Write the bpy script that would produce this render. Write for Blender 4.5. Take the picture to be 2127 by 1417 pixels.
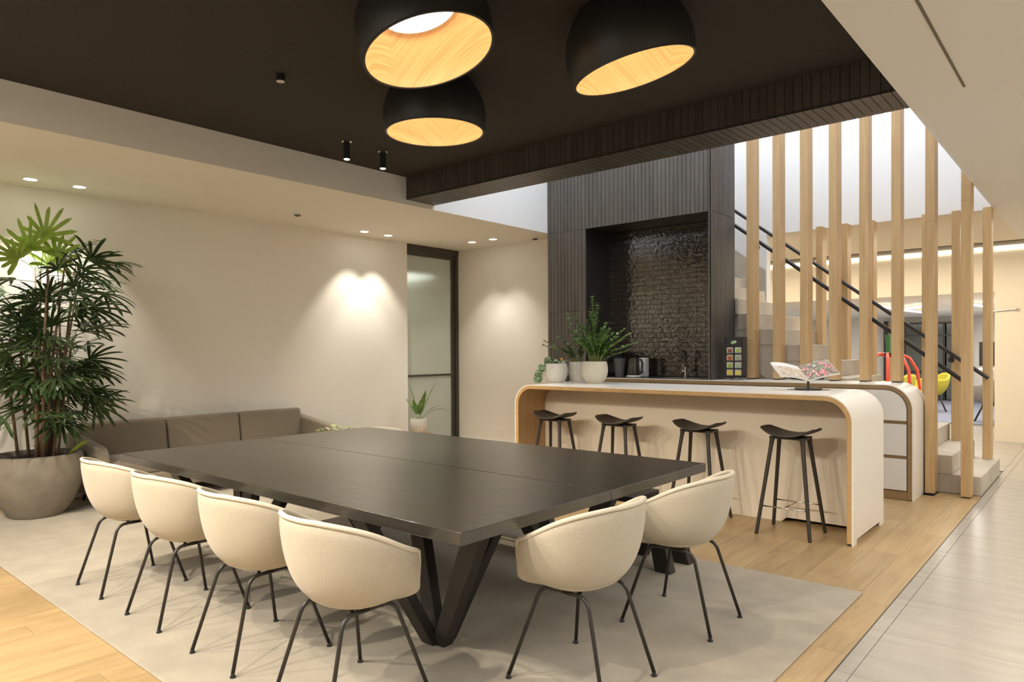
import bpy, math, random
from mathutils import Vector, Matrix
random.seed(7)
PI = math.pi
D = bpy.data
sc = bpy.context.scene
COL = sc.collection
for o in list(D.objects): D.objects.remove(o)

# ------------------------------------------------------------------ camera
cam = D.cameras.new('camera'); cob = D.objects.new('camera', cam); COL.objects.link(cob)
YAW, PITCH, ROLL = -.7096, -.0109, -.0057
cy_, sy_, cp_, sp_ = math.cos(YAW), math.sin(YAW), math.cos(PITCH), math.sin(PITCH)
F = Vector((sy_*cp_, cy_*cp_, sp_)); RT = Vector((cy_, -sy_, 0)); UP = RT.cross(F)
X_ = math.cos(ROLL)*RT + math.sin(ROLL)*UP; Y_ = -math.sin(ROLL)*RT + math.cos(ROLL)*UP
M = Matrix((X_, Y_, -F)).transposed().to_4x4(); M.translation = Vector((0, 0, 1.4))
cob.matrix_world = M
cam.sensor_width = 36; cam.lens = 1441.6/2127*36; cam.shift_y = 37/2127; cam.clip_start = .05; cam.clip_end = 100
sc.camera = cob

# ------------------------------------------------------------------ world, exposure, lamps
w = D.worlds.new('world'); sc.world = w; w.use_nodes = True
w.node_tree.nodes['Background'].inputs[0].default_value = (.75, .85, 1, 1)
w.node_tree.nodes['Background'].inputs[1].default_value = .3
sc.view_settings.view_transform = 'Standard'; sc.view_settings.look = 'None'
sc.view_settings.exposure = 1.55; sc.view_settings.gamma = 1; sc.view_settings.use_curve_mapping = False
sc.cycles.use_denoising = True
sc.cycles.max_bounces = 8; sc.cycles.diffuse_bounces = 5; sc.cycles.glossy_bounces = 4; sc.cycles.transmission_bounces = 6
sc.cycles.sample_clamp_indirect = 6; sc.cycles.caustics_reflective = False; sc.cycles.caustics_refractive = False
WARM = (1, .87, .68); NEUT = (1, .97, .91); COOL = (.90, .94, 1)
def lamp(name, kind, loc, power, color, aim=(0, 0, -1), size=.1, size_y=None, angle=None, blend=.5):
    l = D.lights.new(name, kind); l.energy = power; l.color = color
    if kind == 'AREA':
        l.shape = 'RECTANGLE' if size_y else 'DISK'; l.size = size
        if size_y: l.size_y = size_y
    elif kind == 'SPOT':
        l.spot_size = math.radians(angle); l.spot_blend = blend; l.shadow_soft_size = size
    else: l.shadow_soft_size = size
    o = D.objects.new(name, l); COL.objects.link(o); o.location = loc
    o.rotation_euler = Vector(aim).to_track_quat('-Z', 'Y').to_euler()
    return o
lamp('skylight_lamp', 'AREA', (-3.2, 7.3, 5.9), 56, COOL, size=4.2, size_y=3.8)
lamp('ceiling_fill_light', 'AREA', (-2.6, -1.6, 3.15), 70, NEUT, size=4.5, size_y=2.5)  # soft ambient fill added out of view, no panel fitting modelled
lamp('ceiling_fill_light', 'AREA', (1.2, 1.6, 2.92), 46, NEUT, size=2.0, size_y=6)  # same added fill, over the unseen aisle side
lamp('ceiling_fill_light', 'AREA', (1.2, 8.0, 2.92), 32, NEUT, size=2.0, size_y=5)  # same added fill, farther along the aisle
lamp('rear_room_fill', 'AREA', (-3.0, 11.0, 2.9), 44, WARM, size=5, size_y=2)  # area light added to warm the rear room, besides the cove strip
lamp('lounge_lamp', 'AREA', (-3.2, 17.0, 2.2), 85, (1, .93, .84), size=4, size_y=7)
lamp('door_glass_backlight', 'AREA', (-8.4, 7.0, 2.6), 16, (.9, 1, .95), size=.6, size_y=1.2)  # unseen light added behind the frosted door to brighten its glass

# ------------------------------------------------------------------ materials
def mat(name, base, rough=.5, metal=0, spec=.5, bump=None, var=None, emis=None, estr=0, sheen=0, coat=0):
    m = D.materials.new(name); m.use_nodes = True; nt = m.node_tree; b = nt.nodes['Principled BSDF']
    b.inputs['Base Color'].default_value = (*base, 1); b.inputs['Roughness'].default_value = rough
    b.inputs['Metallic'].default_value = metal; b.inputs['Specular IOR Level'].default_value = spec
    if sheen: b.inputs['Sheen Weight'].default_value = sheen
    if coat: b.inputs['Coat Weight'].default_value = coat; b.inputs['Coat Roughness'].default_value = .1
    if emis: b.inputs['Emission Color'].default_value = (*emis, 1); b.inputs['Emission Strength'].default_value = estr
    N, L = nt.nodes, nt.links
    tc = N.new('ShaderNodeTexCoord')
    if var:   # (scale xyz, amount, detail)
        s, amt, det = var
        mp = N.new('ShaderNodeMapping'); mp.inputs['Scale'].default_value = s; L.new(tc.outputs['Object'], mp.inputs[0])
        no = N.new('ShaderNodeTexNoise'); no.inputs['Scale'].default_value = 1; no.inputs['Detail'].default_value = det
        L.new(mp.outputs[0], no.inputs[0])
        r = N.new('ShaderNodeMapRange'); r.inputs[1].default_value = .3; r.inputs[2].default_value = .7
        r.inputs[3].default_value = 1-amt; r.inputs[4].default_value = 1+amt; L.new(no.outputs[0], r.inputs[0])
        mx = N.new('ShaderNodeVectorMath'); mx.operation = 'SCALE'; mx.inputs[0].default_value = base
        L.new(r.outputs[0], mx.inputs['Scale']); L.new(mx.outputs[0], b.inputs['Base Color'])
    if bump:  # (scale xyz, strength, distance)
        s, st, di = bump
        mp = N.new('ShaderNodeMapping'); mp.inputs['Scale'].default_value = s; L.new(tc.outputs['Object'], mp.inputs[0])
        no = N.new('ShaderNodeTexNoise'); no.inputs['Scale'].default_value = 1; no.inputs['Detail'].default_value = 3
        L.new(mp.outputs[0], no.inputs[0])
        bp = N.new('ShaderNodeBump'); bp.inputs['Strength'].default_value = st; bp.inputs['Distance'].default_value = di
        L.new(no.outputs[0], bp.inputs['Height']); L.new(bp.outputs[0], b.inputs['Normal'])
    return m

def wood(name, light, dark, grain=(60, 60, 2.2), rough=.5, perobj=.0, bump=.15, broad=(9, 9, .8)):
    """grain vector: large across the grain, small along it"""
    m = D.materials.new(name); m.use_nodes = True; nt = m.node_tree; b = nt.nodes['Principled BSDF']; N, L = nt.nodes, nt.links
    b.inputs['Roughness'].default_value = rough
    tc = N.new('ShaderNodeTexCoord'); oi = N.new('ShaderNodeObjectInfo')
    ad = N.new('ShaderNodeVectorMath'); ad.operation = 'ADD'
    sc_ = N.new('ShaderNodeMath'); sc_.operation = 'MULTIPLY'; sc_.inputs[1].default_value = 37; L.new(oi.outputs['Random'], sc_.inputs[0])
    L.new(tc.outputs['Object'], ad.inputs[0]); L.new(sc_.outputs[0], ad.inputs[1])
    def noise(s, det):
        mp = N.new('ShaderNodeMapping'); mp.inputs['Scale'].default_value = s; L.new(ad.outputs[0], mp.inputs[0])
        n = N.new('ShaderNodeTexNoise'); n.inputs['Scale'].default_value = 1; n.inputs['Detail'].default_value = det
        n.inputs['Distortion'].default_value = .6
        L.new(mp.outputs[0], n.inputs[0]); return n
    n1, n2 = noise(grain, 4), noise(broad, 2)
    mxf = N.new('ShaderNodeMath'); mxf.operation = 'MULTIPLY_ADD'; mxf.inputs[1].default_value = .55
    L.new(n1.outputs[0], mxf.inputs[0]); m2 = N.new('ShaderNodeMath'); m2.operation = 'MULTIPLY'; m2.inputs[1].default_value = .45
    L.new(n2.outputs[0], m2.inputs[0]); L.new(m2.outputs[0], mxf.inputs[2])
    rp = N.new('ShaderNodeValToRGB'); rp.color_ramp.elements[0].position = .36; rp.color_ramp.elements[1].position = .64
    rp.color_ramp.elements[0].color = (*dark, 1); rp.color_ramp.elements[1].color = (*light, 1)
    L.new(mxf.outputs[0], rp.inputs[0])
    out = rp.outputs[0]
    if perobj:
        r = N.new('ShaderNodeMapRange'); r.inputs[3].default_value = 1-perobj; r.inputs[4].default_value = 1+perobj
        L.new(oi.outputs['Random'], r.inputs[0]); v = N.new('ShaderNodeVectorMath'); v.operation = 'SCALE'
        L.new(out, v.inputs[0]); L.new(r.outputs[0], v.inputs['Scale']); out = v.outputs[0]
    L.new(out, b.inputs['Base Color'])
    bp = N.new('ShaderNodeBump'); bp.inputs['Strength'].default_value = bump; bp.inputs['Distance'].default_value = .003
    L.new(n1.outputs[0], bp.inputs['Height']); L.new(bp.outputs[0], b.inputs['Normal'])
    return m

OAK_L, OAK_D = (.63, .435, .225), (.50, .325, .152)
mt = dict(
    wall=mat('cream_wall_paint', (.84, .81, .745), .85, bump=((90, 90, 90), .08, .002)),
    ceil=mat('white_ceiling_paint', (.84, .81, .745), .9),
    void=mat('white_void_paint', (.86, .87, .88), .85),
    dark=mat('dark_acoustic_ceiling', (.034, .0275, .020), .9, var=((150, 150, 150), .25, 3), bump=((220, 220, 220), .4, .002)),
    rear=mat('warm_rear_wall_paint', (.82, .74, .60), .85),
    board=wood('black_stained_board', (.085, .074, .062), (.05, .043, .036), (70, 70, 70), .4, .12),
    flute=wood('charcoal_panel', (.135, .122, .105), (.085, .076, .065), (90, 90, 2), .5, .05),
    niche=mat('black_lacquer', (.022, .02, .019), .4),
    oak=wood('oak_post', OAK_L, OAK_D, (60, 60, 2.2), .5, .05),
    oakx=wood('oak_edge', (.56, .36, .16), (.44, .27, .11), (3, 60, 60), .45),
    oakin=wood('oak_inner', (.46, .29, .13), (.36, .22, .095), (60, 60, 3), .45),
    plank=wood('oak_plank', (.50, .352, .185), (.385, .26, .125), (45, 2.0, 45), .38, .10, .12, (8, .7, 8)),
    tile=mat('beige_stone_tile', (.39, .362, .32), .25, var=((2.2, 9, 5), .10, 5), bump=((5, 5, 5), .05, .002)),
    grout=mat('grout', (.20, .18, .155), .9),
    rug=mat('beige_rug', (.50, .435, .335), .95, var=((5, 5, 5), .13, 9), bump=((420, 420, 420), 1, .006), sheen=.3),
    table=None,
    steel=mat('black_steel', (.028, .025, .022), .38),
    blackwood=mat('black_wood', (.024, .021, .019), .42, bump=((40, 40, 4), .15, .002)),
    stool=mat('dark_stool_plastic', (.032, .026, .022), .45),
    white=mat('white_laminate', (.84, .81, .76), .28),
    front=mat('white_drawer_front', (.78, .77, .75), .35),
    panel=mat('cream_panel', (.74, .66, .54), .5),
    brownedge=wood('brown_plywood_edge', (.34, .23, .115), (.26, .17, .08), (3, 60, 60), .5),
    fabric=mat('cream_chair_fabric', (.49, .435, .34), .95, var=((160, 160, 160), .07, 2), bump=((650, 650, 650), .5, .0015), sheen=.25),
    piping=mat('pale_chair_piping', (.66, .60, .49), .9),
    sofa=mat('olive_grey_sofa_fabric', (.20, .165, .12), .95, var=((180, 180, 180), .12, 2), bump=((500, 500, 500), .4, .001), sheen=.2),
    pot=mat('grey_fibrestone_pot', (.24, .21, .165), .75, var=((7, 7, 7), .14, 5), bump=((60, 60, 60), .2, .003)),
    potw=mat('speckled_white_pot', (.66, .64, .59), .7, var=((60, 60, 60), .14, 4)),
    potc=mat('smooth_cream_pot', (.66, .62, .53), .6),
    soil=mat('dark_soil', (.03, .022, .015), 1, bump=((90, 90, 90), 1, .01)),
    leaf=mat('dark_palm_leaf', (.050, .088, .030), .34, var=((6, 6, 6), .35, 2)),
    leafb=mat('bright_palm_leaf', (.24, .36, .04), .4, var=((6, 6, 6), .2, 2)),
    leafz=mat('green_glossy_leaf', (.14, .26, .065), .25, var=((14, 14, 14), .4, 2)),
    leafg=mat('grey_green_leaf', (.17, .25, .12), .4, var=((14, 14, 14), .3, 2)),
    leafv=mat('variegated_leaf', (.26, .30, .13), .5, var=((55, 55, 55), .75, 2)),
    stem=mat('brown_cane', (.20, .13, .075), .8, var=((40, 40, 12), .3, 3)),
    stemg=mat('green_stem', (.22, .28, .09), .5),
    concrete=mat('pale_concrete', (.54, .495, .42), .55, var=((3, 3, 3), .12, 6), bump=((20, 20, 20), .1, .002)),
    rail=mat('black_handrail', (.022, .022, .024), .3),
    chrome=mat('chrome', (.7, .68, .64), .2, 1),
    frame=mat('anodised_dark_frame', (.075, .065, .05), .4, .3),
    glow=mat('lamp_glow', (1, 1, 1), .5, emis=(1, .93, .82), estr=6),
    glowd=mat('pendant_glow', (1, 1, 1), .5, emis=(1, .92, .78), estr=.9),
    strip=mat('light_strip', (1, 1, 1), .5, emis=(1, .90, .74), estr=2.2),
    shade=mat('matt_black_shade', (.020, .019, .017), .42),
    trimw=mat('white_trim', (.76, .73, .68), .6),
    slotm=mat('grey_slot', (.17, .145, .10), .7),
    yellow=mat('yellow_upholstery', (.50, .44, .035), .7),
    grey=mat('grey_upholstery', (.30, .28, .25), .8),
    red=mat('red_enamel', (.65, .07, .035), .35),
    green=mat('green_enamel', (.03, .12, .035), .35),
    carpet=mat('blue_grey_carpet', (.21, .23, .30), .95, var=((8, 30, 8), .2, 4)),
    glassd=mat('dark_glass', (.10, .11, .10), .08),
    worktop=mat('black_worktop', (.035, .035, .038), .3),
    black=mat('black_plastic', (.018, .018, .02), .3),
    greyp=mat('grey_plastic', (.13, .13, .135), .35),
    paper=mat('page_paper', (.82, .80, .76), .7),
)
# table wood: near-black oak with fine open grain running along X, satin
mt['table'] = wood('black_oak_tabletop', (.026, .023, .019), (.014, .012, .010), (4, 90, 90), .25, .0, .5, (1.2, 12, 12))
mt['table'].node_tree.nodes['Principled BSDF'].inputs['IOR'].default_value = 2.05
# brown glazed brick, wavy and very glossy
def brickmat():
    m = mat('glazed_brown_brick', (.026, .018, .012), .07, coat=.6, var=((9, 9, 9), .3, 2)); nt = m.node_tree; N, L = nt.nodes, nt.links
    b = nt.nodes['Principled BSDF']; tc = N.new('ShaderNodeTexCoord'); oi = N.new('ShaderNodeObjectInfo')
    ad = N.new('ShaderNodeVectorMath'); ad.operation = 'ADD'; L.new(tc.outputs['Object'], ad.inputs[0])
    ml = N.new('ShaderNodeMath'); ml.operation = 'MULTIPLY'; ml.inputs[1].default_value = 50; L.new(oi.outputs['Random'], ml.inputs[0]); L.new(ml.outputs[0], ad.inputs[1])
    b.inputs['IOR'].default_value = 2.1
    n = N.new('ShaderNodeTexNoise'); n.inputs['Scale'].default_value = 22; n.inputs['Detail'].default_value = 2; L.new(ad.outputs[0], n.inputs[0])
    bp = N.new('ShaderNodeBump'); bp.inputs['Strength'].default_value = .75; bp.inputs['Distance'].default_value = .006
    L.new(n.outputs[0], bp.inputs['Height']); L.new(bp.outputs[0], b.inputs['Normal']); L.new(bp.outputs[0], b.inputs['Coat Normal'])
    return m
mt['brick'] = brickmat()
# frosted glass: rough, slightly green, lets some light through
def frosted(name, col, tr, rough):
    m = mat(name, col, rough); b = m.node_tree.nodes['Principled BSDF']
    b.inputs['Transmission Weight'].default_value = tr; b.inputs['IOR'].default_value = 1.2
    return m
mt['frost'] = frosted('frosted_glass', (.62, .63, .55), .35, .45)
mt['clear'] = frosted('clear_glass', (.75, .78, .75), .9, .03)
# printed page: coloured food picture blotches on paper
def pagemat(name, cols, scale):
    m = mat(name, (.8, .8, .8), .5); nt = m.node_tree; N, L = nt.nodes, nt.links; b = nt.nodes['Principled BSDF']
    tc = N.new('ShaderNodeTexCoord'); n = N.new('ShaderNodeTexNoise'); n.inputs['Scale'].default_value = scale; n.inputs['Detail'].default_value = 3
    n.inputs['Distortion'].default_value = 1.5
    L.new(tc.outputs['Object'], n.inputs[0]); r = N.new('ShaderNodeValToRGB'); L.new(n.outputs[0], r.inputs[0])
    e = r.color_ramp.elements
    while len(e) < len(cols): e.new(.5)
    for i, c in enumerate(cols): e[i].position = .34+.32*i/(len(cols)-1); e[i].color = (*c, 1)
    L.new(r.outputs[0], b.inputs['Base Color']); return m
mt['pageL'] = pagemat('photo_page_bread', [(.75, .72, .66), (.55, .33, .16), (.8, .74, .62), (.2, .15, .1), (.85, .8, .7)], 24)
mt['pageR'] = pagemat('photo_page_garden', [(.75, .72, .68), (.16, .25, .08), (.12, .09, .08), (.70, .16, .14), (.75, .62, .55)], 20)

# ------------------------------------------------------------------ mesh helpers
class B:
    def __init__(s): s.v = []; s.f = []
    def add(s, vs, fs):
        n = len(s.v); s.v += [tuple(v) for v in vs]; s.f += [tuple(i+n for i in f) for f in fs]; return s
    def box(s, x0, x1, y0, y1, z0, z1, m=None):
        vs = [Vector((x, y, z)) for x in (x0, x1) for y in (y0, y1) for z in (z0, z1)]
        if m is not None: vs = [m @ v for v in vs]
        return s.add(vs, [(0, 1, 3, 2), (4, 6, 7, 5), (0, 4, 5, 1), (2, 3, 7, 6), (0, 2, 6, 4), (1, 5, 7, 3)])
    def hexa(s, a, b):
        """a, b: two quads of corner points"""
        return s.add(list(a)+list(b), [(0, 1, 2, 3), (7, 6, 5, 4)]+[(i, i+4, (i+1) % 4+4, (i+1) % 4) for i in range(4)])
    def tube(s, pts, r, n=8, cap=True, closed=False):
        pts = [Vector(p) for p in pts]; rs = r if isinstance(r, (list, tuple)) else [r]*len(pts)
        k = len(pts); t0 = (pts[1]-pts[0]).normalized()
        u = t0.orthogonal().normalized(); vs = []; fs = []
        for i, p in enumerate(pts):
            if closed: t = (pts[(i+1) % k]-pts[i-1]).normalized()
            elif i == 0: t = t0
            elif i == k-1: t = (pts[i]-pts[i-1]).normalized()
            else: t = ((pts[i+1]-p).normalized()+(p-pts[i-1]).normalized()).normalized()
            u = (u-t*u.dot(t)).normalized(); w_ = t.cross(u)
            vs += [p+(u*math.cos(2*PI*j/n)+w_*math.sin(2*PI*j/n))*rs[i] for j in range(n)]
        for i in range(k if closed else k-1):
            for j in range(n):
                a, b_ = i*n+j, i*n+(j+1) % n; c, d = ((i+1) % k)*n+(j+1) % n, ((i+1) % k)*n+j
                fs.append((a, b_, c, d))
        if cap and not closed: fs += [tuple(range(n))[::-1], tuple(range((k-1)*n, k*n))]
        return s.add(vs, fs)
    def lathe(s, prof, n=32, c=(0, 0, 0), m=None):
        """prof: (r, z) list"""
        vs = []; fs = []; rows = []
        for r, z in prof:
            row = []
            for j in range(n if r > 1e-6 else 1):
                a = 2*PI*j/n; v = Vector((r*math.cos(a), r*math.sin(a), z)); v = (m @ v) if m is not None else v
                row.append(len(vs)); vs.append(v+Vector(c))
            rows.append(row)
        for p, q in zip(rows, rows[1:]):
            for j in range(n):
                k = (j+1) % n
                if len(p) > 1 and len(q) > 1: fs.append((p[j], p[k], q[k], q[j]))
                elif len(p) > 1: fs.append((p[j], p[k], q[0]))
                elif len(q) > 1: fs.append((p[0], q[k], q[j]))
        return s.add(vs, fs)
    def prism(s, poly, y0, y1):
        """poly in (x,z), extruded along y"""
        n = len(poly); vs = [(x, y0, z) for x, z in poly]+[(x, y1, z) for x, z in poly]
        return s.add(vs, [tuple(range(n)), tuple(range(2*n-1, n-1, -1))]+[(i, i+n, (i+1) % n+n, (i+1) % n) for i in range(n)])
    def strip(s, outer, inner, y0, y1):
        """band between two (x,z) polylines of equal length, extruded in y"""
        n = len(outer)
        vs = [(x, y0, z) for x, z in outer]+[(x, y0, z) for x, z in inner]+[(x, y1, z) for x, z in outer]+[(x, y1, z) for x, z in inner]
        fs = []
        for i in range(n-1):
            fs += [(i, i+1, n+i+1, n+i), (2*n+i, 3*n+i, 3*n+i+1, 2*n+i+1), (i, 2*n+i, 2*n+i+1, i+1), (n+i, n+i+1, 3*n+i+1, 3*n+i)]
        fs += [(0, n, 3*n, 2*n), (n-1, 3*n-1, 4*n-1, 2*n-1)]
        return s.add(vs, fs)
    def mesh(s, name, m=None, smooth=False):
        me = D.meshes.new(name); me.from_pydata(s.v, [], s.f); me.validate()
        import bmesh
        bm = bmesh.new(); bm.from_mesh(me);         bmesh.ops.recalc_face_normals(bm, faces=bm.faces); bm.to_mesh(me); bm.free()
        if m: me.materials.append(mt[m] if isinstance(m, str) else m)
        if smooth:
            for p in me.polygons: p.use_smooth = True
        return me
    def build(s, name, m, parent=None, smooth=False, bevel=0, seg=2, auto=False, sub=0, loc=None):
        o = D.objects.new(name, s.mesh(name, m, smooth)); COL.objects.link(o)
        if parent: o.parent = parent
        if loc: o.location = loc
        if bevel:
            b = o.modifiers.new('bevel', 'BEVEL'); b.width = bevel; b.segments = seg; b.limit_method = 'ANGLE'; b.angle_limit = .6
        if sub:
            b = o.modifiers.new('sub', 'SUBSURF'); b.levels = sub; b.render_levels = sub
        if auto:
            for e in o.data.edges: pass
            o.data.set_sharp_from_angle(angle=math.radians(40))
        return o
def thing(name, label, cat, loc=(0, 0, 0), rz=0, group=None):
    o = D.objects.new(name, None); COL.objects.link(o); o.location = loc; o.rotation_euler = (0, 0, rz)
    o.empty_display_size = .1; return tag(o, label, cat, group)
def tag(o, label, cat, group=None):
    o['label'] = label; o['category'] = cat
    if group: o['group'] = group
    return o
def struct(o): o['kind'] = 'structure'; return o
def inst(name, me, parent, loc=(0, 0, 0), rot=None, scale=None):
    o = D.objects.new(name, me); COL.objects.link(o); o.parent = parent; o.location = loc
    if rot: o.rotation_euler = rot
    if scale: o.scale = scale
    return o
def dup(root, loc, rz, label, group=None):
    r = root.copy(); COL.objects.link(r); r.location = loc; r.rotation_euler = (0, 0, rz); r['label'] = label
    if group: r['group'] = group
    for ch in list(root.children):
        c = ch.copy(); COL.objects.link(c); c.parent = r
        for g in ch.children:
            d = g.copy(); COL.objects.link(d); d.parent = c
    return r
def arc(cx, cz, r, a0, a1, n=8): return [(cx+r*math.cos(math.radians(a0+(a1-a0)*i/n)), cz+r*math.sin(math.radians(a0+(a1-a0)*i/n))) for i in range(n+1)]

# ================================================================== STRUCTURE
# levels
ZC, ZD, ZB, ZV = 2.95, 3.235, 3.0, 6.0
XW = -7.6           # long cream wall on the left
XL, XR = -5.6, -.97  # edges of the dark ceiling field
YB0, YB1 = 4.83, 5.23   # black beam
YV = 9.36           # far side of the stairwell void
YR = 12.71          # rear room wall
SB = -.9            # edge between oak floor and tiles

fl = struct(B().box(-8.0, 3.4, -4, 23, -.12, -.012).build('floor', 'grout'))
# oak planks laid along Y
PW = .175
plank_me = B().box(-PW/2+.0007, PW/2-.0007, 0, 1.8, -.012, 0).mesh('plank', 'plank')
def planks(x_from, x_to, y_from, y_to):
    k = 0; x = SB-PW/2
    while x > x_to: x -= PW
    x = SB-PW/2
    while x-PW/2 > x_from-.001:
        off = (k*0.73) % 1.8; y = y_from-off
        if x+PW/2 <= x_to+PW:
            while y < y_to:
                a, b_ = max(y, y_from), min(y+1.8, y_to)
                if b_-a > .01: inst('plank', plank_me, fl, (x, a, 0), scale=(1, (b_-a-.0015)/1.8, 1))
                y += 1.8
        k += 1; x -= PW
planks(-7.6, -.9, -.2, 1.6)
planks(-7.6, -.9, 4.2, 7.6)
planks(-2.0, -.9, 1.6, 4.2)
planks(-7.6, -7.0, 1.6, 4.2)
planks(-1.4, -.9, 7.6, 7.85)
# stone tiles
TY = .586
def tile_me(wx, wy): return B().box(.0015, wx-.0015, .0015, wy-.0015, -.012, 0).mesh('tile', 'tile')
t_s, t_l = tile_me(.067, TY), tile_me(1.2, TY)
for i in range(-2, 21):
    y = 3.205+TY*(i-1)
    if y+TY < 1.5: continue
    inst('tile', t_s, fl, (SB, y, 0))
    for x in ((-.833, .367, 1.567)): inst('tile', t_l, fl, (x, y, 0))
    if y > 9.3:
        for x in (-.9-1.2, -.9-2.4, -.9-3.6): inst('tile', t_l, fl, (x, y, 0))
for y in (15.4-1.2, 15.4-1.8): pass
struct(B().box(-6, 1.5, 15.3, 22, -.012, .006).build('floor_carpet', 'carpet'))
B().box(SB-.003, SB+.003, 2, 7.85, -.01, .001).build('edge_strip', 'frame', fl)

# walls
struct(B().box(XW-.12, XW, -4, 6.56, 0, ZC).build('wall_left', 'wall'))
struct(B().box(XW-.12, -5.622, 7.60, 7.70, 0, ZC).build('wall_far', 'wall'))
struct(B().box(-7.7, 3.4, -4.1, -4, 0, 3.3).build('wall_back', 'wall'))
struct(B().box(3.4, 3.5, -4, YR, 0, 3.3).build('wall_right', 'wall'))
struct(B().box(XW, XW+.012, -4, 6.56, 0, .085).build('baseboard_left', 'trimw'))
struct(B().box(XW, -5.622, 7.588, 7.60, 0, .085).build('baseboard_far', 'trimw'))
struct(B().box(XW-.12, XL, -4, YB1, ZC, 3.4).box(XW-.12, XL-.02, YB1, 7.72, ZC, ZC+.05).build('ceiling_left', 'ceil'))
struct(B().box(XL, XR, -4, YB0, ZD, ZD+.1).build('ceiling_dark', 'dark'))
struct(B().box(XR, 3.4, -4, YB1, ZC, 3.4).box(XR+.02, 3.4, YB1, YR, ZC, ZC+.05).build('ceiling_right', 'ceil'))
struct(B().box(-7, XR+.02, YV+.03, YR, ZC, ZC+.05).build('ceiling_rear', 'rear'))
# stairwell void above
struct(B().box(XL-.02, XL, YB1, YV, ZC, ZV).build('wall_void_left', 'void'))
struct(B().box(XR, XR+.02, YB1, YV, ZC, ZV).build('wall_void_right', 'void'))
struct(B().box(XL, XR, YB1-.06, YB1, 3.3, ZV).build('wall_void_near', 'void'))
struct(B().box(-7, XR, YV, YV+.03, ZC+.001, ZV).box(-7, -3.50, YV, YV+.14, 0, ZC).build('wall_void_far', 'void'))
struct(B().box(XL, XR, YB1, YV, ZV, ZV+.1).build('ceiling_void', 'void'))
# rear room: cream wall with a wide opening to the lounge
struct(B().box(-1.30, 3.4, YR, YR+.12, 0, ZC).box(-7, -1.30, YR, YR+.12, 2.255, ZC).box(-7, -5.2, YR, YR+.12, 0, 2.255).build('wall_rear', 'rear'))
struct(B().box(-7.05, -7, YV, YR, 0, ZC).build('wall_rear_left', 'rear'))
# light slot between rear ceiling and wall
cs = thing('cove_light', 'long cove light strip along the top of the rear cream wall', 'light', (0, YR, ZC))
B().box(-6, 3.3, -.50, -.03, -.012, -.002).build('slot', 'slotm', cs)
B().box(-6, 3.3, -.024, -.004, -.060, -.030).build('strip', 'strip', cs)
# lounge shell
struct(B().box(-7, 2, YR+.12, 22.2, 2.262, 2.4).build('ceiling_lounge', 'ceil'))
struct(B().box(-7, 2, 22, 22.1, 0, 2.26).build('wall_lounge_back', 'wall'))
struct(B().box(-7, -6.9, YR+.12, 22, 0, 2.26).build('wall_lounge_left', 'wall'))
struct(B().box(-1.2, -1.1, YR+.12, 22, 0, 2.26).build('wall_lounge_right', 'wall'))

# black timber beam: boards on the face and on the underside
bm_ = struct(B().box(XL, XR, YB0+.02, YB1-.012, ZB+.02, 3.34).build('trim_1', 'niche'))
n = 78; bw = (XR-XL)/n
f_me = B().box(.002, bw-.002, 0, .02, 0, .24).mesh('board', 'board')
u_me = B().box(.0025, bw-.0025, 0, YB1-YB0-.002, 0, .018).mesh('board', 'board')
for i in range(n):
    inst('board', f_me, bm_, (XL+i*bw, YB0, ZB)); inst('board', u_me, bm_, (XL+i*bw, YB0, ZB-.001))

# ------------------------------------------------------------------ kitchen tower with alcove
TX0, TX1, TN0, TN1, TYF, TYB, TZN = -5.6, -3.32, -5.0, -3.36, 7.25, 7.885, 2.935
tower = struct(B().box(TX0, TN0, TYF+.02, TYB, 0, 4.6).box(TN1, TX1-.018, TYF+.02, TYB, 0, 4.6).box(TN0, TN1, TYF+.02, TYB, TZN+.005, 4.6)
               .box(TN0, TN1, TYB-.061, TYB, 0, TZN+.005).box(TN0, TN1, TYF+.1, TYB-.061, 0, 1.03).build('wall_kitchen', 'niche'))
tower2 = B()
def gpanel(x0, x1, z0, z1, nb):
    b = B(); wv = (x1-x0)/nb; g = .007
    b.box(x0+.002, x1-.002, .009, .02, z0+.002, z1-.002)
    for i in range(nb): b.box(x0+i*wv+g/2, x0+(i+1)*wv-g/2, 0, .009, z0+.002, z1-.002)
    o = b.build('grooved_panel', 'flute', tower, loc=(0, TYF, 0)); return o
for z0, z1 in ((0, 1.905), (1.905, TZN), (TZN, 4.6)): gpanel(TX0, TN0, z0, z1, 11)
for a in range(3):
    e_ = (TN0, -4.40, -3.88, TN1); gpanel(e_[a], e_[a+1], TZN, 4.6, 10)
gpanel(TN1, TX1, 0, TZN, 1); gpanel(TN1, TX1, TZN, 4.6, 1)
for z0, z1 in ((0, 2.94), (2.94, 4.6)):   # fluted right side
    b = B(); nb = 22; wv = (TYB-TYF)/nb
    b.box(TX1-.018, TX1-.008, TYF, TYB, z0+.002, z1-.002)
    for i in range(nb): b.box(TX1-.009, TX1, TYF+i*wv+.004, TYF+(i+1)*wv-.004, z0+.002, z1-.002)
    b.build('fluted_panel', 'flute', tower)
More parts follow.
